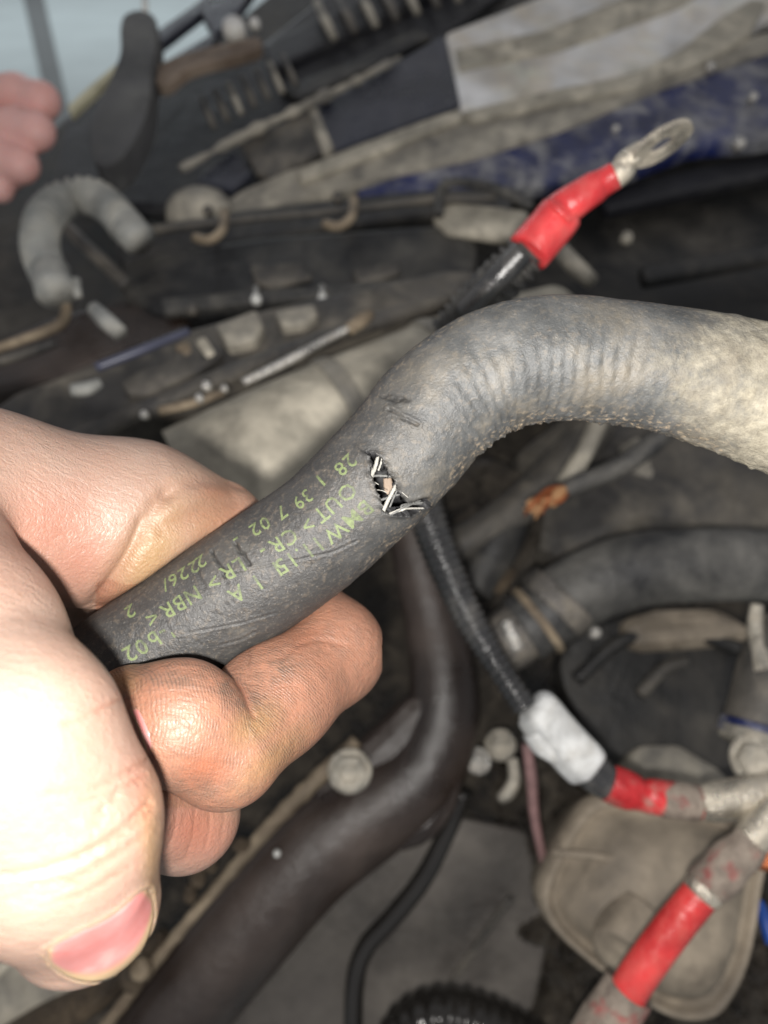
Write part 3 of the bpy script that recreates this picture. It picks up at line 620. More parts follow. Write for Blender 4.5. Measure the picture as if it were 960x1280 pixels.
fq = np.stack([ii[:-1, :-1], ii[1:, :-1], ii[1:, 1:], ii[:-1, 1:]], -1).reshape(-1, 4)
sl = mk('oily_dirt', Pg.reshape(-1, 3), fq, M['oily'], None, 'wet black oily dirt caked between tray and engine mount', 'dirt', kind='stuff')
pw = thing('pink_wire', 'faded pink wire hanging down from the white sleeve', 'wire', c(670, 1010, .36))
tube('wire_strand', [(658, 930, .36, .0024), (664, 970, .36, .0027), (668, 1020, .36, .0024), (680, 1080, .36, .002)], M['pink_wire'], pw, n=24, seg=10)
tb = thing('metal_tab', 'small shiny bent metal tab below the bolt pair', 'tab', c(640, 990, .38))
tube('tab_strip', [(640, 948, .375, .0028), (643, 972, .372, .0032), (636, 990, .372, .0036), (626, 998, .374, .003)], M['bolt'], tb, n=14, seg=8)
for k, (x, y) in enumerate(((662, 1110), (650, 1140), (690, 1180), (714, 1240))):
    pass

# ------------------------------------------------------------------ the cracked breather hose
def seg_dist(Q, poly):
    """distance of 2-D points to a polyline"""
    best = np.full(len(Q), 1e9)
    for a, b in zip(poly[:-1], poly[1:]):
        a = np.asarray(a, float); b = np.asarray(b, float); ab = b-a
        t = np.clip(((Q-a)@ab)/(ab@ab), 0, 1)
        best = np.minimum(best, np.linalg.norm(Q-a-t[:, None]*ab, axis=1))
    return best
def in_poly(Q, poly):
    poly = np.asarray(poly, float); inside = np.zeros(len(Q), bool); j = len(poly)-1
    for i in range(len(poly)):
        xi, yi = poly[i]; xj, yj = poly[j]
        hit = ((yi > Q[:, 1]) != (yj > Q[:, 1])) & (Q[:, 0] < (xj-xi)*(Q[:, 1]-yi)/(yj-yi+1e-12)+xi)
        inside ^= hit; j = i
    return inside
def smooth01(x, a, b):
    t = np.clip((x-a)/(b-a), 0, 1); return t*t*(3-2*t)

HOSE = [(-130, 1020, .158, .0118), (-10, 944, .154, .0119), (150, 836, .150, .0119), (270, 754, .150, .0119), (388, 673, .150, .0119), (450, 618, .1495, .0119), (503, 563, .149, .0119),
        (548, 508, .1485, .0120), (598, 471, .148, .0120), (655, 453, .1475, .0119), (720, 449, .147, .0117), (800, 457, .1465, .0118), (870, 470, .146, .0121),
        (960, 497, .145, .0126), (1060, 540, .144, .0127), (1180, 620, .145, .0126), (1300, 740, .150, .0126)]
NS, NT = 900, 240
S_ = spline(ptube(HOSE), NS); HC, HR = S_[:, :3], S_[:, 3]
HT, HN, HB = frames(HC)
HS = np.r_[0, np.cumsum(np.linalg.norm(np.diff(HC, axis=0), axis=1))]
# make angle 0 face the camera exactly, angle + towards the underside in the picture
th = np.linspace(-np.pi, np.pi, NT, endpoint=False)
hp = pix(HC)
def hose_surface(si, theta, off=0.0):
    """si fractional index along the hose, theta angle -> surface point + off"""
    i = np.arange(NS)
    C_ = np.stack([np.interp(si, i, HC[:, k]) for k in range(3)], -1)
    n_ = np.stack([np.interp(si, i, HN[:, k]) for k in range(3)], -1)
    b_ = np.stack([np.interp(si, i, HB[:, k]) for k in range(3)], -1)
    r_ = np.interp(si, i, HR)+off
    return C_+r_[..., None]*(np.cos(theta)[..., None]*n_+np.sin(theta)[..., None]*b_)
def val_noise(shape, cell, amp):
    """smooth random field on the (s, theta) grid, periodic in theta"""
    a, b = max(2, int(shape[0]/cell)), max(3, int(shape[1]/cell))
    G = rng.normal(0, 1, (a+1, b)); x = np.linspace(0, a, shape[0], endpoint=False); y = np.linspace(0, b, shape[1], endpoint=False)
    x0 = x.astype(int); y0 = y.astype(int); fx = x-x0; fy = y-y0
    fx = (fx*fx*(3-2*fx))[:, None]; fy = (fy*fy*(3-2*fy))[None, :]; x1 = np.minimum(x0+1, a); y1 = (y0+1) % b
    return amp*((G[np.ix_(x0, y0)]*(1-fx)+G[np.ix_(x1, y0)]*fx)*(1-fy)+(G[np.ix_(x0, y1)]*(1-fx)+G[np.ix_(x1, y1)]*fx)*fy)
lower_sign = 1.0 if pix(hose_surface(np.array([400.]), np.array([1.2])))[0, 1] > hp[400, 1] else -1.0
disp = val_noise((NS, NT), 60, .00022)+val_noise((NS, NT), 18, .00007)+val_noise((NS, NT), 5, .00003)+rng.normal(0, .000022, (NS, NT))
X = hp[:, 0][:, None]
# wrapped reinforcement showing as ripples round the inside of the bend
env = smooth01(X, 490, 560)*(1-smooth01(X, 780, 900))
low = smooth01(lower_sign*th, -1.1, .25)[None, :]*(1-smooth01(lower_sign*th, 2.0, 2.8)[None, :])
wob = val_noise((NS, NT), 40, .9)
rip = np.sin(2*np.pi*HS[:, None]/.00250+wob*1.2+val_noise((NS, NT), 16, .55)+.9*np.sin(th)[None, :])*(.62+.38*np.sin(lower_sign*th[None, :]*17+2*np.pi*HS[:, None]/.0075))
disp += env*low*(.00012+.00007*val_noise((NS, NT), 30, 1.0).clip(-1, 1))*rip
disp += (smooth01(X, 820, 900))*val_noise((NS, NT), 9, .00012)
# ragged dust crust along the underside
disp += smooth01(lower_sign*th, 1.1, 1.5)[None, :]*(1-smooth01(lower_sign*th, 1.9, 2.3)[None, :])*smooth01(X, 480, 560)*np.abs(val_noise((NS, NT), 4, .00022))
V = HC[:, None]+(HR[:, None]+disp)[..., None]*(np.cos(th)[None, :, None]*HN[:, None]+np.sin(th)[None, :, None]*HB[:, None])
V = V.reshape(-1, 3); nrm = (np.cos(th)[None, :, None]*HN[:, None]+np.sin(th)[None, :, None]*HB[:, None]).reshape(-1, 3)
Q = pix(V); front = (nrm*V).sum(1) < 0
crack = np.zeros(len(V)); scuff = np.zeros(len(V))
def groove(poly, w, depth, lip=0.0, cr=1.0):
    d_ = seg_dist(Q, poly); g_ = np.exp(-(d_/w)**2)*front
    V[:] -= nrm*(g_*depth)[:, None]
    if lip: V[:] += nrm*(np.exp(-((d_-2.2*w)/w)**2)*front*lip)[:, None]
    crack[:] = np.maximum(crack, g_*cr)
def zig(a, b, n, j):
    a = np.array(a, float); b = np.array(b, float); t = np.linspace(0, 1, n)[:, None]; P = a+(b-a)*t; P[1:-1] += rng.normal(0, j, (n-2, 2)); return P
groove(zig((265, 689), (281, 722), 8, 1.2), 1.7, .0006, .00012)
groove(zig((294, 679), (312, 706), 7, 1.2), 1.9, .0007, .00012)
groove(zig((248, 712), (256, 735), 5, 1.0), 1.2, .00025, 0, .6)
groove([(288, 716), (330, 708), (375, 699), (416, 690), (446, 676)], 1.2, .00022, .00016, .25)
groove([(222, 793), (262, 786), (300, 779), (345, 766)], 1.1, .00018, .00015, .2)
groove([(276, 806), (300, 800), (318, 790)], 1.4, .00015, .00012, .2)
for k in range(7): groove(zig((474+k*3, 496+k*.9), (500+k*2, 495+k*1.0), 6, 1.4), 1.5, .00022, 0, .75)
groove(zig((486, 512), (522, 531), 7, .9), 1.8, .0004, .00035, .5); groove(zig((488, 520), (512, 530), 5, .9), 1.2, .0002, .0001, .4)
for _ in range(26):                                            # small splits in the aged cover by the lettering
    p = np.array([rng.uniform(180, 420), 0.]); p[1] = 836-(p[0]-150)*.685+rng.uniform(-45, 45); a_ = rng.normal(.9, .5); l_ = rng.uniform(5, 13)
    groove([p, p+l_*np.array([math.cos(a_), math.sin(a_)])], .9, .00018, 0, .7)
TEAR = np.array([(448, 560), (460, 563), (470, 565), (478, 573), (484, 586), (491, 596), (497, 608), (502, 619), (508, 626), (518, 626), (534, 620), (540, 632), (524, 640),
        (512, 645), (497, 646), (486, 643), (478, 638), (473, 622), (467, 606), (461, 592), (463, 580), (460, 570)], float)
td = seg_dist(Q, np.vstack([TEAR, TEAR[:1]])); ins = in_poly(Q+rng.normal(0, .35, Q.shape), TEAR) & front
V += nrm*(np.exp(-(td/5.0)**2)*front*.00028*(1+.6*np.sin(Q[:, 1]*.5)))[:, None]
crack = np.maximum(crack, np.exp(-(td/2.2)**2)*front*.8)
X1 = Q[:, 0]; edge_n = np.repeat(wob.reshape(-1)*14, 1)
dustA = smooth01(X1+edge_n*1.6+14*np.repeat(np.sin(th*3+.6)[None, :], NS, 0).reshape(-1), 775, 985)
ptop = np.abs(np.repeat((lower_sign*th)[None, :], NS, 0).reshape(-1))
sand = smooth01(ptop, .75, 1.5)*smooth01(X1, 380, 560)*.9+.10
# body part away from the print is greyer / dustier than the gripped end
body = smooth01(X1, 380, 640)
idx = np.arange(NS*NT).reshape(NS, NT)
a_ = idx[:-1]; b_ = idx[1:]
quads = np.stack([a_, np.roll(a_, -1, 1), np.roll(b_, -1, 1), b_], -1).reshape(-1, 4)
quads = quads[~ins[quads].all(1)]
used = np.zeros(len(V), bool); used[quads.ravel()] = True
remap = np.cumsum(used)-1; quads = remap[quads]; keep = used

def hose_material():
    m, nt, b = newmat('aged_rubber'); v = objvec(nt)
    n1 = noise(nt, 110, 6, .65, v); n2 = noise(nt, 900, 5, .7, v); n3 = noise(nt, 2600, 3, .6, v)
    base = ramp(nt, n1, [(.3, (.027, .027, .027)), (.55, (.041, .040, .039)), (.75, (.064, .062, .057))])
    grey = ramp(nt, n1, [(.32, (.046, .048, .049)), (.5, (.080, .083, .083)), (.68, (.130, .130, .126))])
    base = mix(nt, math_(nt, 'MULTIPLY', attr(nt, 'body'), .8), base, grey)
    # loose sand grains
    sg = math_(nt, 'MULTIPLY', maprange(nt, n2, .52, .64), attr(nt, 'sand'))
    base = mix(nt, sg, base, (.40, .31, .21))
    pk = math_(nt, 'MULTIPLY', maprange(nt, n3, .64, .70), .3)
    base = mix(nt, pk, base, (.32, .29, .25))
    base = mix(nt, math_(nt, 'MULTIPLY', math_(nt, 'MULTIPLY', maprange(nt, noise(nt, 75, 7, .7, v), .45, .66), attr(nt, 'body')), .55), base, (.19, .16, .115))
    # dried clay
    dn = math_(nt, 'ADD', attr(nt, 'clay'), math_(nt, 'MULTIPLY', math_(nt, 'SUBTRACT', noise(nt, 200, 8, .72, v), .5), 2.2))
    cf = math_(nt, 'MULTIPLY', maprange(nt, dn, .15, .95), maprange(nt, attr(nt, 'clay'), 0.02, .3))
    clay = ramp(nt, noise(nt, 420, 5, .7, v), [(.3, (.16, .14, .105)), (.5, (.26, .235, .18)), (.72, (.38, .345, .27))])
    base = mix(nt, cf, base, clay)
    base = mix(nt, math_(nt, 'MULTIPLY', attr(nt, 'crack'), .85), base, (.012, .012, .012))
    L(nt, base, b.inputs['Base Color'])
    L(nt, maprange(nt, cf, 0, 1, .47, .95), b.inputs['Roughness']); b.inputs['Specular IOR Level'].default_value = .42
    h = math_(nt, 'ADD', math_(nt, 'MULTIPLY', n2, 1.0), math_(nt, 'ADD', math_(nt, 'MULTIPLY', n3, .6), math_(nt, 'MULTIPLY', cf, .6)))
    L(nt, bump(nt, h, .85, .00024), b.inputs['Normal'])
    return m
M['rubber'] = hose_material()
M['rubber_in'] = plain('rubber_in', (.016, .016, .017), .6, 0, .3, .3, 500)
hose = thing('breather_hose', 'thick cracked black rubber hose with green print, torn open in the middle', 'hose', HC[NS//2])
body_ob = mk('rubber_cover', V[keep], quads, M['rubber'], hose, attrs={'clay': dustA[keep], 'sand': sand[keep], 'crack': crack[keep], 'body': body[keep]})
body_ob.data.materials.append(M['rubber_in'])
sm = body_ob.modifiers.new('wall', 'SOLIDIFY'); sm.thickness = .0026; sm.offset = -1; sm.material_offset = 1; sm.material_offset_rim = 1

M['strand'] = plain('strand', (.33, .32, .29), .8, 0, .2, .25, 1500)
M['strand_grey'] = plain('strand_grey', (.13, .13, .125), .7, 0, .3, .25, 1500)
def strand(pts, mat, r):
    t = ptube([(p[0], p[1], p[2], r*.78) for p in pts])
    def fz(s, th_, R): return R*(1+.22*np.sin(th_*3+s*9000))
    Vv, f = tube_geo(t, 26, 10, fz); Vv = Vv+rng.normal(0, r*.07, Vv.shape); return mk('braid_strand', Vv, f, mat, hose)
strand([(474, 563, .1396), (472, 572, .1388), (469, 584, .1386), (464, 597, .1394)], M['strand'], .00042)
strand([(477, 566, .1394), (477, 576, .1390), (473, 588, .1394)], M['strand'], .00022)
strand([(459, 596, .1398), (474, 594.5, .1392), (491, 596, .1396)], M['strand_grey'], .00028)
strand([(498, 602, .1396), (490, 616, .1388), (483, 630, .1388), (478, 641, .1396)], M['strand'], .00046)
strand([(500, 606, .1398), (493, 620, .1392), (487, 634, .1394)], M['strand_grey'], .00022)
strand([(467, 628, .1404), (482, 623, .1402), (501, 617, .1404)], M['strand_grey'], .0003)
for k in range(6):
    q = rng.normal(0, 1, 8)
    strand([(488+q[0]*3, 643+q[1], .1400), (498+q[2]*3, 637+q[3]*2, .1394), (508+q[4]*3, 632+q[5]*2, .1400), (526+q[6]*4, 628+q[7]*3, .1432)], M['strand_grey'] if k % 3 else M['strand'], .00014+.00008*(k % 2))
for k in range(4):
    q = rng.normal(0, 1, 6); b0 = [(466, 600), (470, 612), (462, 585), (495, 612), (486, 600), (470, 570), (476, 632), (500, 622)][k]
    strand([(b0[0], b0[1], .1396), (b0[0]+4+q[0]*2, b0[1]+3+q[1]*2, .1388), (b0[0]+8+q[2]*4, b0[1]+5+q[3]*5, .1386)], M['strand'], .00009)
slab('tear_patch', [(479, 598, .1455), (489, 597, .1455), (493, 610, .146), (486, 622, .146), (480, 612, .1458)], .0008, M['brown_strip'], hose, .0002)  # added patch for the orange of the hand glimpsed through the tear

# printed lettering, wrapped on the cover
def print_material():
    m, nt, b = newmat('green_print'); v = objvec(nt)
    b.inputs['Base Color'].default_value = (.16, .20, .085, 1); b.inputs['Roughness'].default_value = .65
    tr = N(nt, 'ShaderNodeBsdfTransparent'); mx = N(nt, 'ShaderNodeMixShader')
    f = maprange(nt, math_(nt, 'ADD', math_(nt, 'MULTIPLY', noise(nt, 1500, 4, .7, v), .6), math_(nt, 'MULTIPLY', noise(nt, 150, 3, .6, v), .55)), .43, .64, .16, .72)
    L(nt, f, mx.inputs[0]); L(nt, tr.outputs[0], mx.inputs[1]); L(nt, b.outputs[0], mx.inputs[2])
    L(nt, mx.outputs[0], nt.nodes['Material Output'].inputs['Surface'])
    return m
M['print'] = print_material()
def locate(px, py):
    """picture point -> (fractional index, theta) on the hose front"""
    d_ = np.where(front, np.hypot(Q[:, 0]-px, Q[:, 1]-py), 1e9); k = int(d_.argmin())
    return k//NT, th[k % NT]
SPACING = HS[1]-HS[0]
def lettering(txt, px, py, size=.0042, slope=-.06):
    cu = bpy.data.curves.new('printed_text', 'FONT'); cu.body = txt; cu.size = size; cu.align_x = 'CENTER'; cu.align_y = 'CENTER'; cu.space_character = 1.12; cu.resolution_u = 2; cu.offset = .00004
    tmp = bpy.data.objects.new('printed_text', cu); COL.objects.link(tmp)
    dg = bpy.context.evaluated_depsgraph_get(); me = tmp.evaluated_get(dg).to_mesh()
    bm = bmesh.new(); bm.from_mesh(me); tmp.evaluated_get(dg).to_mesh_clear()
    bmesh.ops.remove_doubles(bm, verts=bm.verts[:], dist=1e-6)
    bmesh.ops.triangulate(bm, faces=bm.faces[:])
    for _ in range(2):
        le = [e for e in bm.edges if e.calc_length() > size*.14]
        if le: bmesh.ops.subdivide_edges(bm, edges=le, cuts=1)
        bmesh.ops.triangulate(bm, faces=bm.faces[:])
    bm.verts.index_update(); P = np.array([v.co[:] for v in bm.verts]); f = [tuple(v.index for v in q.verts) for q in bm.faces]; bm.free()
    bpy.data.objects.remove(tmp); bpy.data.curves.remove(cu)
    if not len(P): return
    i0, t0 = locate(px, py)
    si = i0-P[:, 0]/SPACING
    tt = t0+lower_sign*(P[:, 1]*1.0+slope*P[:, 0])/.0119
    mk('printed_lettering', hose_surface(si, tt, .00042), f, M['print'], hose, smooth=False)
for txt, px, py, sl in [('BMW', 434, 652, -.08), ('11.15', 376, 693, -.08), ('1', 346, 711, 0), ('1', 322, 726, 0), ('A', 297, 741, 0), ("'-b", 201, 793, -.08), ('02', 170, 812, -.08),
        ('OUT', 419, 628, -.05), ('>', 384, 655, 0), ('CR', 354, 675, -.05), ('-', 330, 690, 0), ('LR', 293, 711, -.05), ('>', 268, 727, 0), ('NBR', 227, 751, -.05), ('<', 190, 772, 0),
        ('28', 432, 581, -.05), ('1', 403, 601, 0), ('39', 379, 625, -.05), ('7', 354, 641, 0), ('02', 326, 659, -.05), ('-', 297, 676, 0), ('226/', 226, 721, -.05), ('2', 254, 703, 0), ('2', 163, 765, 0)]:
    lettering(txt, px, py, .0040, sl)

# ------------------------------------------------------------------ hands: one continuous surface from a distance field
def smin(a, b, k):
    h = np.maximum(k-np.abs(a-b), 0)/k
    return np.minimum(a, b)-h*h*k*.25
def cone(P, A, B, r1, r2):
    ba = B-A; t = np.clip(((P-A)@ba)/(ba@ba), 0, 1)
    return np.linalg.norm(P-A-t[:, None]*ba, axis=1)-(r1+(r2-r1)*t)
def chain(P, pts, k):
    d = None
    for (A, ra), (B, rb) in zip(pts[:-1], pts[1:]):
        e = cone(P, A, B, ra, rb); d = e if d is None else smin(d, e, k)
    return d
def surface_nets(fn, lo, hi, h):
    """mesh of fn = 0 on a grid of step h; evaluates finely only near the surface"""
    lo = np.asarray(lo, float); n = np.ceil((np.asarray(hi)-lo)/h).astype(int); q = 4; n = ((n+q-1)//q)*q
    nc = n//q
    cc = np.stack(np.meshgrid(*[lo[k]+(np.arange(nc[k])+.5)*q*h for k in range(3)], indexing='ij'), -1).reshape(-1, 3)
    cd = fn(cc).reshape(nc); near = np.abs(cd) < q*h*1.25
    D = np.repeat(np.repeat(np.repeat(cd, q, 0), q, 1), q, 2).astype(np.float32)
    bl = np.argwhere(near); sub = np.stack(np.meshgrid(*[np.arange(q)]*3, indexing='ij'), -1).reshape(-1, 3)
    ijk = (bl[:, None]*q+sub[None]).reshape(-1, 3)
    for s in range(0, len(ijk), 400000):
        e = ijk[s:s+400000]; D[e[:, 0], e[:, 1], e[:, 2]] = fn(lo+e*h)
    inside = D < 0
    def cr(k): return [slice(None, -1) if not (k >> a) & 1 else slice(1, None) for a in range(3)]
    cnt = np.zeros(tuple(np.array(D.shape)-1), np.int8)
    for k in range(8): cnt += inside[tuple(cr(k))]
    cells = np.argwhere((cnt > 0) & (cnt < 8)); vid = np.full(cnt.shape, -1, np.int64); vid[tuple(cells.T)] = np.arange(len(cells))
    acc = np.zeros((len(cells), 3)); num = np.zeros(len(cells))
    corners = [np.array([(k >> a) & 1 for a in range(3)]) for k in range(8)]
    dv = [D[tuple((cells+o).T)] for o in corners]
    for i in range(8):
        for a in range(3):
            if (i >> a) & 1: continue
            j = i | (1 << a); m = (dv[i] < 0) != (dv[j] < 0)
            t = dv[i]/(dv[i]-dv[j]+1e-20); p = corners[i][None]+t[:, None]*(corners[j]-corners[i])[None]
            acc[m] += p[m]; num[m] += 1
    Vt = lo+(cells+acc/num[:, None])*h; faces = []
    for a in range(3):
        b, c_ = (a+1) % 3, (a+2) % 3
        s0 = [slice(None)]*3; s1 = [slice(None)]*3; s0[a] = slice(None, -1); s1[a] = slice(1, None)
        e = np.argwhere(inside[tuple(s0)] != inside[tuple(s1)]); e = e[(e[:, b] > 0) & (e[:, c_] > 0) & (e[:, b] < cnt.shape[b]) & (e[:, c_] < cnt.shape[c_])]
        flip = inside[tuple(e.T)]
        eb = np.zeros(3, int); eb[b] = 1; ec = np.zeros(3, int); ec[c_] = 1
        qd = np.stack([vid[tuple((e-eb-ec).T)], vid[tuple((e-ec).T)], vid[tuple(e.T)], vid[tuple((e-eb).T)]], 1)
        qd[~flip] = qd[~flip][:, ::-1]; faces.append(qd)
    Fq = np.vstack(faces); Fq = Fq[(Fq >= 0).all(1)]
    return Vt, Fq
def relax(V, Fq, it, w=.5):
    e = np.vstack([Fq[:, [0, 1]], Fq[:, [1, 2]], Fq[:, [2, 3]], Fq[:, [3, 0]]])
    for _ in range(it):
        s = np.zeros_like(V); n = np.zeros(len(V))
        for k in range(3):
            s[:, k] = np.bincount(e[:, 0], V[e[:, 1], k], len(V))+np.bincount(e[:, 1], V[e[:, 0], k], len(V))
        n = np.bincount(e[:, 0], minlength=len(V))+np.bincount(e[:, 1], minlength=len(V))
        V = V*(1-w)+w*s/n[:, None]
    return V
def vnormals(V, Fq):
    fn_ = np.cross(V[Fq[:, 2]]-V[Fq[:, 0]], V[Fq[:, 3]]-V[Fq[:, 1]]); n = np.zeros_like(V)
    for k in range(3):
        for j in range(4): n[:, k] += np.bincount(Fq[:, j], fn_[:, k], len(V))
    return n/(np.linalg.norm(n, axis=1)[:, None]+1e-20)
def h3(px, py, d, r=None):
    p = c(px, py, d*.001)*1000.0
    return (p, r) if r is not None else p

THUMB0 = [h3(-330, 420, 150, 21), h3(-150, 640, 127.2, 16.43), h3(-58, 806, 109.2, 13.99), h3(4, 935, 97.5, 13.36)]
TIP_A = [h3(0, 935, 98.6, 13.14), h3(52, 1060, 100.7, 11.55), h3(94, 1146, 108.1, 8.9)]
TIP_B = [h3(26, 926, 98.6, 12.3), h3(92, 1024, 100.7, 10.07), h3(131, 1124, 108.1, 7.42)]
WEB = [h3(-260, 600, 138, 21), h3(-40, 640, 141, 18.5), h3(170, 656, 158, 16.2), h3(262, 672, 167, 13.2)]
IDX_P = [h3(225, 690, 180, 13), h3(330, 740, 178, 11.2), h3(411, 814, 160, 11.2)]
IDX_M = [h3(411, 814, 160, 11.2), h3(345, 872, 146, 10.4), h3(280, 936, 133, 10.0)]
IDX_D = [h3(280, 938, 133, 9.8), h3(226, 902, 128.5, 9.6), h3(168, 893, 133, 8.6)]
MID = [h3(40, 800, 196, 13), h3(150, 920, 172, 11), h3(229, 1018, 150, 10.4), h3(150, 1000, 134, 9.4), h3(85, 950, 130, 8.6)]
RING = [h3(-60, 900, 196, 13), h3(30, 1010, 172, 10.5), h3(88, 1085, 152, 9.4), h3(10, 1040, 136, 8.6)]
LIT = [h3(-150, 980, 192, 12), h3(-90, 1060, 172, 9.6), h3(-40, 1110, 156, 8.6), h3(-110, 1050, 140, 8)]
PALM = [h3(200, 690, 186, 14), h3(20, 780, 196, 16), h3(-90, 900, 196, 15), h3(-170, 980, 192, 14)]
PALM2 = [h3(200, 690, 184, 13), h3(-120, 700, 180, 24), h3(-420, 640, 185, 28), h3(-440, 630, 186, 28)]
PALM3 = [h3(-170, 960, 188, 14), h3(-420, 700, 190, 28)]
hose_pts = HC[:340:26]*1000.0
def hand_sdf(P):
    pxy = pix(P)
    th_ = chain(P, THUMB0, 5); tip = smin(chain(P, TIP_A, 5), chain(P, TIP_B, 5), 5)
    th_ = smin(th_, tip, 4)
    palm = smin(smin(chain(P, PALM, 8), chain(P, PALM2, 8), 10), chain(P, PALM3, 8), 10)
    web = chain(P, WEB, 6)
    base = smin(palm, web, 9)
    # hollow of the curled palm beside the hose
    idx_ = smin(smin(chain(P, IDX_P, 3), chain(P, IDX_M, 4), 2.5), chain(P, IDX_D, 4), 1.2)
    mid = chain(P, MID, 2.5); ring = chain(P, RING, 2.5); lit = chain(P, LIT, 2.5)
    body = smin(base, chain(P, IDX_P, 3), 7); body = smin(body, idx_, .6)
    kk = 6*(1-smooth01(pxy[:, 1], 760, 860))+.7
    for f_ in (mid, ring, lit): body = smin(body, f_, kk)
    hd = np.full(len(P), 1e9)
    for a, b in zip(hose_pts[:-1], hose_pts[1:]): hd = np.minimum(hd, cone(P, a, b, 0, 0))
    body = -smin(-body, -(11.75-hd), 1.6)
    kt = 7.0*(1-smooth01(pxy[:, 1], 560, 720))+.5
    kt = np.where(pxy[:, 0] < -40, np.maximum(kt, 7.0*(1-smooth01(pxy[:, 1], 760, 900))), kt)
    return smin(body, th_, kt)
HV, HF = surface_nets(hand_sdf, (-214, -80, -232), (0, 48, -74), .52)
HV = relax(HV, HF, 3, .4)
hn = vnormals(HV, HF)
hq = pix(HV); facing = smooth01(-(hn*HV).sum(1)/np.linalg.norm(HV, axis=1), .02, .2)
depth = -HV[:, 2]
pinkA = np.zeros(len(HV)); yelA = np.zeros(len(HV)); grimeA = np.zeros(len(HV)); creaseA = np.zeros(len(HV)); ridgeA = np.zeros(len(HV))
def hcrease(poly, w, dep, lo=0, hi=300, col=.5, step=0.0):
    m = facing*((depth > lo) & (depth < hi)); d_ = seg_dist(hq, catm(poly)); g_ = np.exp(-(d_/w)**2)*m
    HV[:] -= hn*(g_*dep)[:, None]; creaseA[:] = np.maximum(creaseA, g_*col)
    if step: HV[:] += hn*(np.exp(-((d_-2.4*w)/(1.3*w))**2)*m*step)[:, None]
def catm(poly):
    return spline(np.array([(x, y, 0.) for x, y in poly]), max(8, len(poly)*6))[:, :2] if len(poly) > 2 else np.array(poly, float)
def blob(A, px, py, rx, ry, amt, ang=0, lo=0, hi=300):
    dx, dy = hq[:, 0]-px, hq[:, 1]-py; ca, sa = math.cos(ang), math.sin(ang)
    u, v = (dx*ca+dy*sa)/rx, (-dx*sa+dy*ca)/ry
    A[:] = np.maximum(A, amt*np.exp(-(u*u+v*v))*((depth > lo) & (depth < hi)))
# thumb knuckle wrinkles
for poly, w, dep in [([(2, 1094), (50, 1088), (100, 1070), (150, 1038), (188, 1002)], 3.2, .32), ([(96, 1078), (130, 1060), (165, 1034), (192, 1012)], 2.4, .25),
        ([(40, 1108), (90, 1098), (140, 1072), (180, 1044)], 2.4, .2), ([(60, 992), (110, 986), (150, 970), (190, 945)], 2.6, .22), ([(100, 1000), (140, 992), (182, 968)], 2.2, .18),
        ([(80, 905), (110, 893), (145, 876), (166, 872)], 2.2, .16), ([(130, 1010), (128, 1026), (112, 1036)], 2.0, .18), ([(150, 985), (140, 1002), (120, 1018)], 2.0, .16),
        ([(20, 1120), (70, 1112), (120, 1094)], 2.2, .15), ([(70, 1128), (115, 1112), (160, 1084)], 2.0, .15)]:
    hcrease(poly, w, dep*1.9, 70, 125, .75)
# web and palm folds
hcrease([(106, 776), (132, 738), (160, 694), (182, 654), (196, 630), (210, 616)], 12, 1.0, 120, 190, .22, 0)
hcrease([(210, 616), (232, 604), (262, 600), (300, 606)], 9.0, .5, 120, 190, .2, 0)
hcrease([(204, 660), (232, 650), (262, 634), (290, 622)], 12.0, .7, 120, 190, .2, 0)
hcrease([(120, 752), (150, 712), (168, 676), (176, 650)], 5.0, .5, 120, 190, .2)
# index: flexion crease, middle finger knuckle lines
hcrease([(296, 852), (308, 868), (312, 884), (318, 896)], 3.5, .3, 110, 160, .6)
hcrease([(352, 822), (372, 806), (398, 800), (430, 806)], 3.0, .2, 120, 175, .15)
for poly in [[(222, 1008), (218, 1040), (208, 1062)], [(244, 1008), (242, 1040), (232, 1074)], [(262, 1010), (262, 1036), (256, 1062)], [(280, 1012), (280, 1030), (276, 1048)], [(206, 1030), (212, 1020), (230, 1004)]]:
    hcrease(poly, 2.0, .14, 120, 165, .05)
# nail bed
NAIL_TOP = [(58, 1188), (78, 1176), (104, 1163), (132, 1150), (156, 1133), (172, 1118), (185, 1110)]
NAIL_BOT = [(59, 1191), (67, 1206), (90, 1220), (122, 1224), (152, 1212), (176, 1186), (190, 1146), (188, 1116)]
nail_loop = catmull2(np.array(NAIL_TOP+NAIL_BOT[::-1], float), 4)
m_ = (depth < 125)*facing; nd = seg_dist(hq, np.vstack([nail_loop, nail_loop[:1]])); ni = in_poly(hq, nail_loop)
HV += hn*(np.where(ni, -.35*smooth01(nd, 0, 4), (.30*np.exp(-((nd-3.5)/3.0)**2)))*m_)[:, None]
cutA = np.where(ni, 0, np.exp(-((nd-3)/3.0)**2))*m_
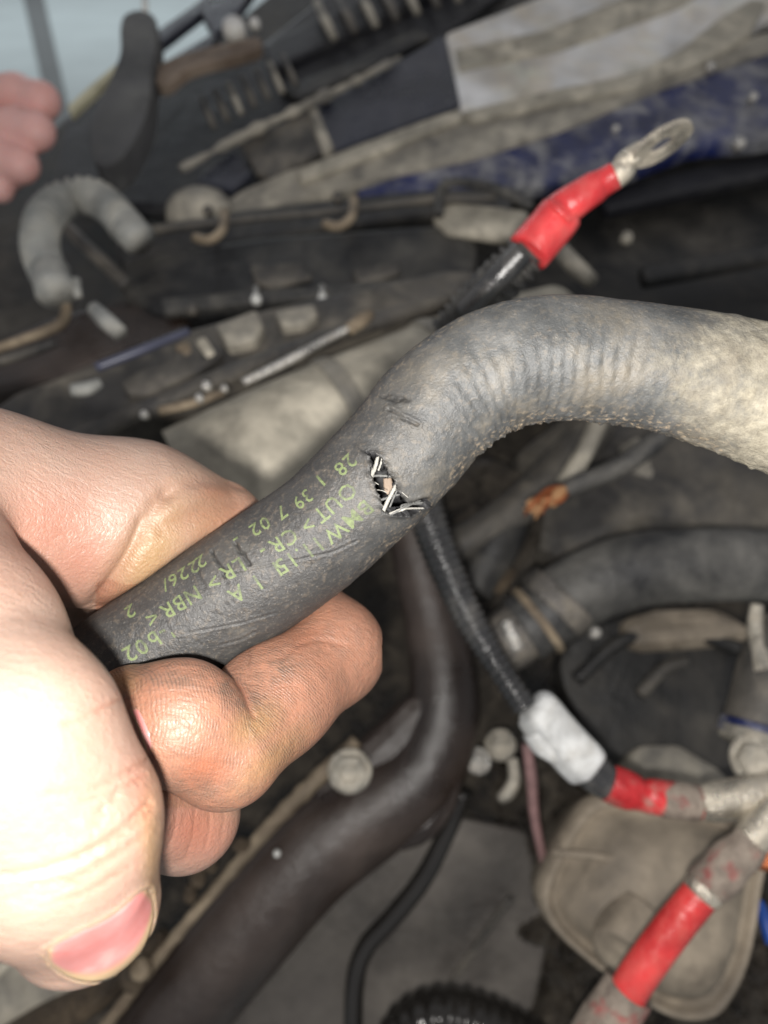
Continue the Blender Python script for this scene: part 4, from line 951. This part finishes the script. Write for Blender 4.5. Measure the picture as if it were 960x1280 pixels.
# colouring of the skin itself: flushed and stained places, grime in the ridges
blob(pinkA, 255, 962, 60, 42, 1.0, -.2, 110, 150); blob(pinkA, 230, 860, 50, 24, .6, 0, 110, 150); blob(pinkA, 380, 800, 60, 30, .75, -.6, 120, 175)
blob(pinkA, 350, 880, 40, 24, .6, -.6, 110, 160); blob(pinkA, 60, 660, 60, 60, .45, 0, 90, 170); blob(pinkA, 285, 645, 50, 30, .5, -.5, 130, 190); blob(pinkA, 275, 615, 30, 14, .5, 0, 130, 190)
blob(pinkA, 245, 1035, 55, 50, .75, 0, 125, 165); blob(pinkA, 180, 1000, 26, 70, .45, 0, 80, 115); blob(pinkA, 120, 1060, 90, 60, .3, 0, 80, 118); blob(pinkA, 95, 700, 60, 50, .45, 0, 100, 170)
blob(yelA, 190, 690, 80, 34, 1.0, -1.0, 130, 190); blob(yelA, 320, 905, 44, 30, .95, -.6, 110, 165); blob(yelA, 150, 850, 30, 26, .9, 0, 110, 150); blob(yelA, 340, 950, 80, 26, .8, -.75, 115, 165)
blob(yelA, 250, 650, 80, 40, .5, -.6, 130, 190); blob(yelA, 190, 1060, 14, 80, .8, 0, 80, 118)
blob(grimeA, 300, 868, 60, 26, 1.0, .5, 110, 165); blob(grimeA, 205, 842, 90, 26, .85, .1, 110, 150); blob(grimeA, 345, 835, 50, 30, .85, -.6, 115, 170); blob(grimeA, 250, 985, 80, 20, .7, .1, 110, 150)
blob(grimeA, 440, 840, 24, 40, .35, .5, 120, 175); blob(grimeA, 185, 940, 26, 60, .45, 0, 110, 150); blob(grimeA, 160, 780, 40, 10, .3, -.6, 120, 180); blob(grimeA, 195, 1050, 8, 70, .4, 0, 80, 118)
# ridge coordinate: lines run across the curled finger
onidx = ((depth > 108) & (depth < 178) & (hq[:, 0] > 120) & (hq[:, 1] > 730) & (hq[:, 1] < 1010)).astype(float)
ax = h3(226, 902, 128)-h3(417, 792, 163); ax = ax/np.linalg.norm(ax)
ctrD = h3(255, 935, 118); rd = np.linalg.norm(HV-ctrD, axis=1)
distal = hq[:, 0]*.55+hq[:, 1]*.83 < 310*.55+880*.83-0
u1 = HV@np.array([.80, -.10, -.55]); u2 = HV@np.array([.42, .62, -.66])
ridgeA = np.where(hq[:, 0] < 312, u1, u2)
yelA = np.maximum(yelA, .25*onidx); pinkA = np.maximum(pinkA, .62*onidx); grimeA = np.maximum(grimeA*1.0, .34*onidx)
ridgeM = onidx*facing*np.where(hq[:, 1] > 960, .35, .8)
blob(ridgeM, 180, 690, 70, 34, .55, -1.0, 130, 190)
ridgeA = np.where(hq[:, 1] < 735, HV@np.array([.62, .55, -.55]), ridgeA)

def skin_material(name, base=(.278, .188, .146)):
    m, nt, b = newmat(name); v = objvec(nt)
    n1 = noise(nt, 70, 4, .55, v); n2 = noise(nt, 350, 5, .65, v)
    col = ramp(nt, n1, [(.3, tuple(x*f for x, f in zip(base, (.97, .90, .88)))), (.7, tuple(x*f for x, f in zip(base, (1.04, 1.08, 1.1))))])
    if name == 'skin':
        col = mix(nt, math_(nt, 'MULTIPLY', attr(nt, 'pink'), .92), col, (.295, .088, .052))
        col = mix(nt, math_(nt, 'MULTIPLY', attr(nt, 'yellow'), .75), col, (.255, .158, .065))
        rc = attr(nt, 'ridge'); wv = math_(nt, 'SINE', math_(nt, 'ADD', math_(nt, 'MULTIPLY', rc, 2*math.pi/.52), math_(nt, 'MULTIPLY', noise(nt, 130, 2, .5, v), 26.0)))
        wv = math_(nt, 'MULTIPLY', math_(nt, 'ADD', wv, 1.0), .5)
        rm = math_(nt, 'MULTIPLY', attr(nt, 'ridge_mask'), maprange(nt, n2, .36, .6, .1, 1))
        g0 = attr(nt, 'grime'); gr = math_(nt, 'MULTIPLY', g0, maprange(nt, n2, .3, .62))
        col = mix(nt, math_(nt, 'MULTIPLY', gr, .78), col, (.105, .078, .06))
        gv = math_(nt, 'MULTIPLY', math_(nt, 'MULTIPLY', maprange(nt, wv, .45, .05), rm), math_(nt, 'ADD', math_(nt, 'MULTIPLY', g0, .80), .05))
        col = mix(nt, gv, col, (.045, .036, .03))
        col = mix(nt, math_(nt, 'MULTIPLY', attr(nt, 'crease'), .6), col, (.28, .11, .07))
        cu = math_(nt, 'MULTIPLY', attr(nt, 'cuticle'), maprange(nt, noise(nt, 1200, 5, .75, v), .42, .62))
        col = mix(nt, math_(nt, 'MULTIPLY', cu, .75), col, (.36, .27, .15))
        # little nicks and dirt specks
        sp = math_(nt, 'MULTIPLY', maprange(nt, noise(nt, 700, 2, .5, v), .72, .76), .5); col = mix(nt, sp, col, (.2, .1, .06))
    L(nt, col, b.inputs['Base Color'])
    b.inputs['Roughness'].default_value = .42; b.inputs['Specular IOR Level'].default_value = .5
    b.inputs['Subsurface Weight'].default_value = .22; b.inputs['Subsurface Radius'].default_value = (1.0, .35, .18); b.inputs['Subsurface Scale'].default_value = .0028
    vo = N(nt, 'ShaderNodeTexVoronoi'); vo.feature = 'DISTANCE_TO_EDGE'; vo.inputs['Scale'].default_value = 1500
    mp = N(nt, 'ShaderNodeMapping'); mp.inputs['Scale'].default_value = (1, .55, .7); mp.inputs['Rotation'].default_value = (.3, .5, .9); L(nt, v, mp.inputs['Vector']); L(nt, mp.outputs[0], vo.inputs['Vector'])
    fine = maprange(nt, vo.outputs['Distance'], 0, .22)
    h = math_(nt, 'ADD', math_(nt, 'MULTIPLY', fine, .16), math_(nt, 'MULTIPLY', n2, .9))
    mp2 = N(nt, 'ShaderNodeMapping'); mp2.inputs['Scale'].default_value = (260, 900, 500); mp2.inputs['Rotation'].default_value = (.2, .4, .5); L(nt, v, mp2.inputs['Vector'])
    wr_ = noise(nt, 1.0, 5, .65, mp2.outputs[0], 1.2); h = math_(nt, 'ADD', h, math_(nt, 'MULTIPLY', wr_, 1.3))
    nb = bump(nt, h, .75, .00026)
    if name == 'skin': nb = bump(nt, math_(nt, 'MULTIPLY', wv, rm), .55, .00010, nb)
    L(nt, nb, b.inputs['Normal'])
    return m
M['skin'] = skin_material('skin'); M['skin_far'] = skin_material('skin_far', (.74, .42, .38))
def nail_material():
    m, nt, b = newmat('nail'); v = objvec(nt)
    col = ramp(nt, noise(nt, 160, 3, .5, v), [(.32, (.38, .135, .125)), (.55, (.41, .17, .16)), (.72, (.44, .26, .24))])
    col = mix(nt, math_(nt, 'MULTIPLY', attr(nt, 'rim'), .9), col, (.33, .25, .14))
    L(nt, col, b.inputs['Base Color']); b.inputs['Roughness'].default_value = .16; b.inputs['Specular IOR Level'].default_value = .5
    b.inputs['Subsurface Weight'].default_value = .15; b.inputs['Subsurface Radius'].default_value = (1, .4, .3); b.inputs['Subsurface Scale'].default_value = .001
    L(nt, bump(nt, noise(nt, 500, 4, .6, v), .3, .0001), b.inputs['Normal'])
    return m
M['nail'] = nail_material()
def march(Qp, d0):
    """picture points -> points on the hand surface (mm)"""
    D_ = np.stack([(Qp[:, 0]-480)/F, -(Qp[:, 1]-640)/F, -np.ones(len(Qp))], 1); ln = np.linalg.norm(D_, axis=1)
    t = np.full(len(Qp), float(d0))
    for _ in range(60): t = t+hand_sdf(D_*t[:, None])/ln*.8
    return D_*t[:, None]
def grad(P, e=.3):
    g_ = np.stack([hand_sdf(P+np.eye(3)[k]*e)-hand_sdf(P-np.eye(3)[k]*e) for k in range(3)], 1); return g_/np.linalg.norm(g_, axis=1)[:, None]
def nail(name, top, bot, parent, nu=40, nv=20, d0=85, lift=.55):
    tc = catm(top); bc = catm(bot); ti = np.linspace(0, 1, nu)
    f = lambda C_: np.stack([np.interp(ti, np.linspace(0, 1, len(C_)), C_[:, k]) for k in range(2)], 1)
    A_, B_ = f(tc), f(bc); v = np.linspace(0, 1, nv)
    G = A_[None]*(1-v)[:, None, None]+B_[None]*v[:, None, None]
    P = march(G.reshape(-1, 2), d0); n_ = grad(P)
    uu = np.tile(np.sin(np.pi*ti)**.35, nv); vv = np.repeat(v, nu)
    P = P+n_*(lift*uu*np.clip(.25+vv*3, 0, 1)-.12)[:, None]
    rim = np.maximum(smooth01(vv, .74, .9), 1-smooth01(np.tile(np.sin(np.pi*ti), nv), .05, .3))
    ii = np.arange(nu*nv).reshape(nv, nu)
    fq = np.stack([ii[:-1, :-1], ii[1:, :-1], ii[1:, 1:], ii[:-1, 1:]], -1).reshape(-1, 4)
    o = mk(name, P*.001, fq, M['nail'], parent, attrs={'rim': rim}); md = o.modifiers.new('thickness', 'SOLIDIFY'); md.thickness = .0005; md.offset = -1
    return o
hand = mk('person', HV*.001, HF, M['skin'], None, 'bare grimy hand gripping the torn hose, thumb pointing down in front', 'hand',
    attrs={'pink': pinkA, 'yellow': yelA, 'grime': grimeA, 'crease': creaseA, 'ridge': ridgeA, 'ridge_mask': ridgeM, 'cuticle': cutA})
nail('thumb_nail', NAIL_TOP, NAIL_BOT, hand)
nail('index_nail', [(172, 882), (180, 898), (187, 916), (192, 938)], [(160, 884), (169, 902), (177, 922), (185, 944)], hand, 20, 8, 117, .2)

FAR = [[h3(-160, 130, 470, 12), h3(20, 118, 450, 10.5), h3(52, 126, 446, 9.5), h3(40, 150, 460, 8)],
       [h3(-160, 165, 465, 12), h3(20, 160, 442, 10.5), h3(45, 164, 438, 9.5), h3(25, 185, 452, 8)],
       [h3(-160, 200, 465, 12), h3(0, 198, 440, 10), h3(26, 206, 438, 9), h3(10, 222, 450, 8)],
       [h3(-160, 235, 470, 12), h3(-30, 230, 446, 9), h3(0, 236, 444, 8)]]
def far_sdf(P):
    d = None
    for ch in FAR:
        e = chain(P, ch, 6); d = e if d is None else smin(d, e, 2.5)
    return smin(d, chain(P, [h3(-150, 180, 480, 28), h3(-330, 200, 500, 30)], 8), 12)
FV, FF = surface_nets(far_sdf, (-420, 130, -530), (-150, 290, -410), 1.5)
FV = relax(FV, FF, 2, .4)
mk('person', FV*.001, FF, M['skin_far'], None, 'blurred pink knuckles of a fist in the upper corner', 'hand')
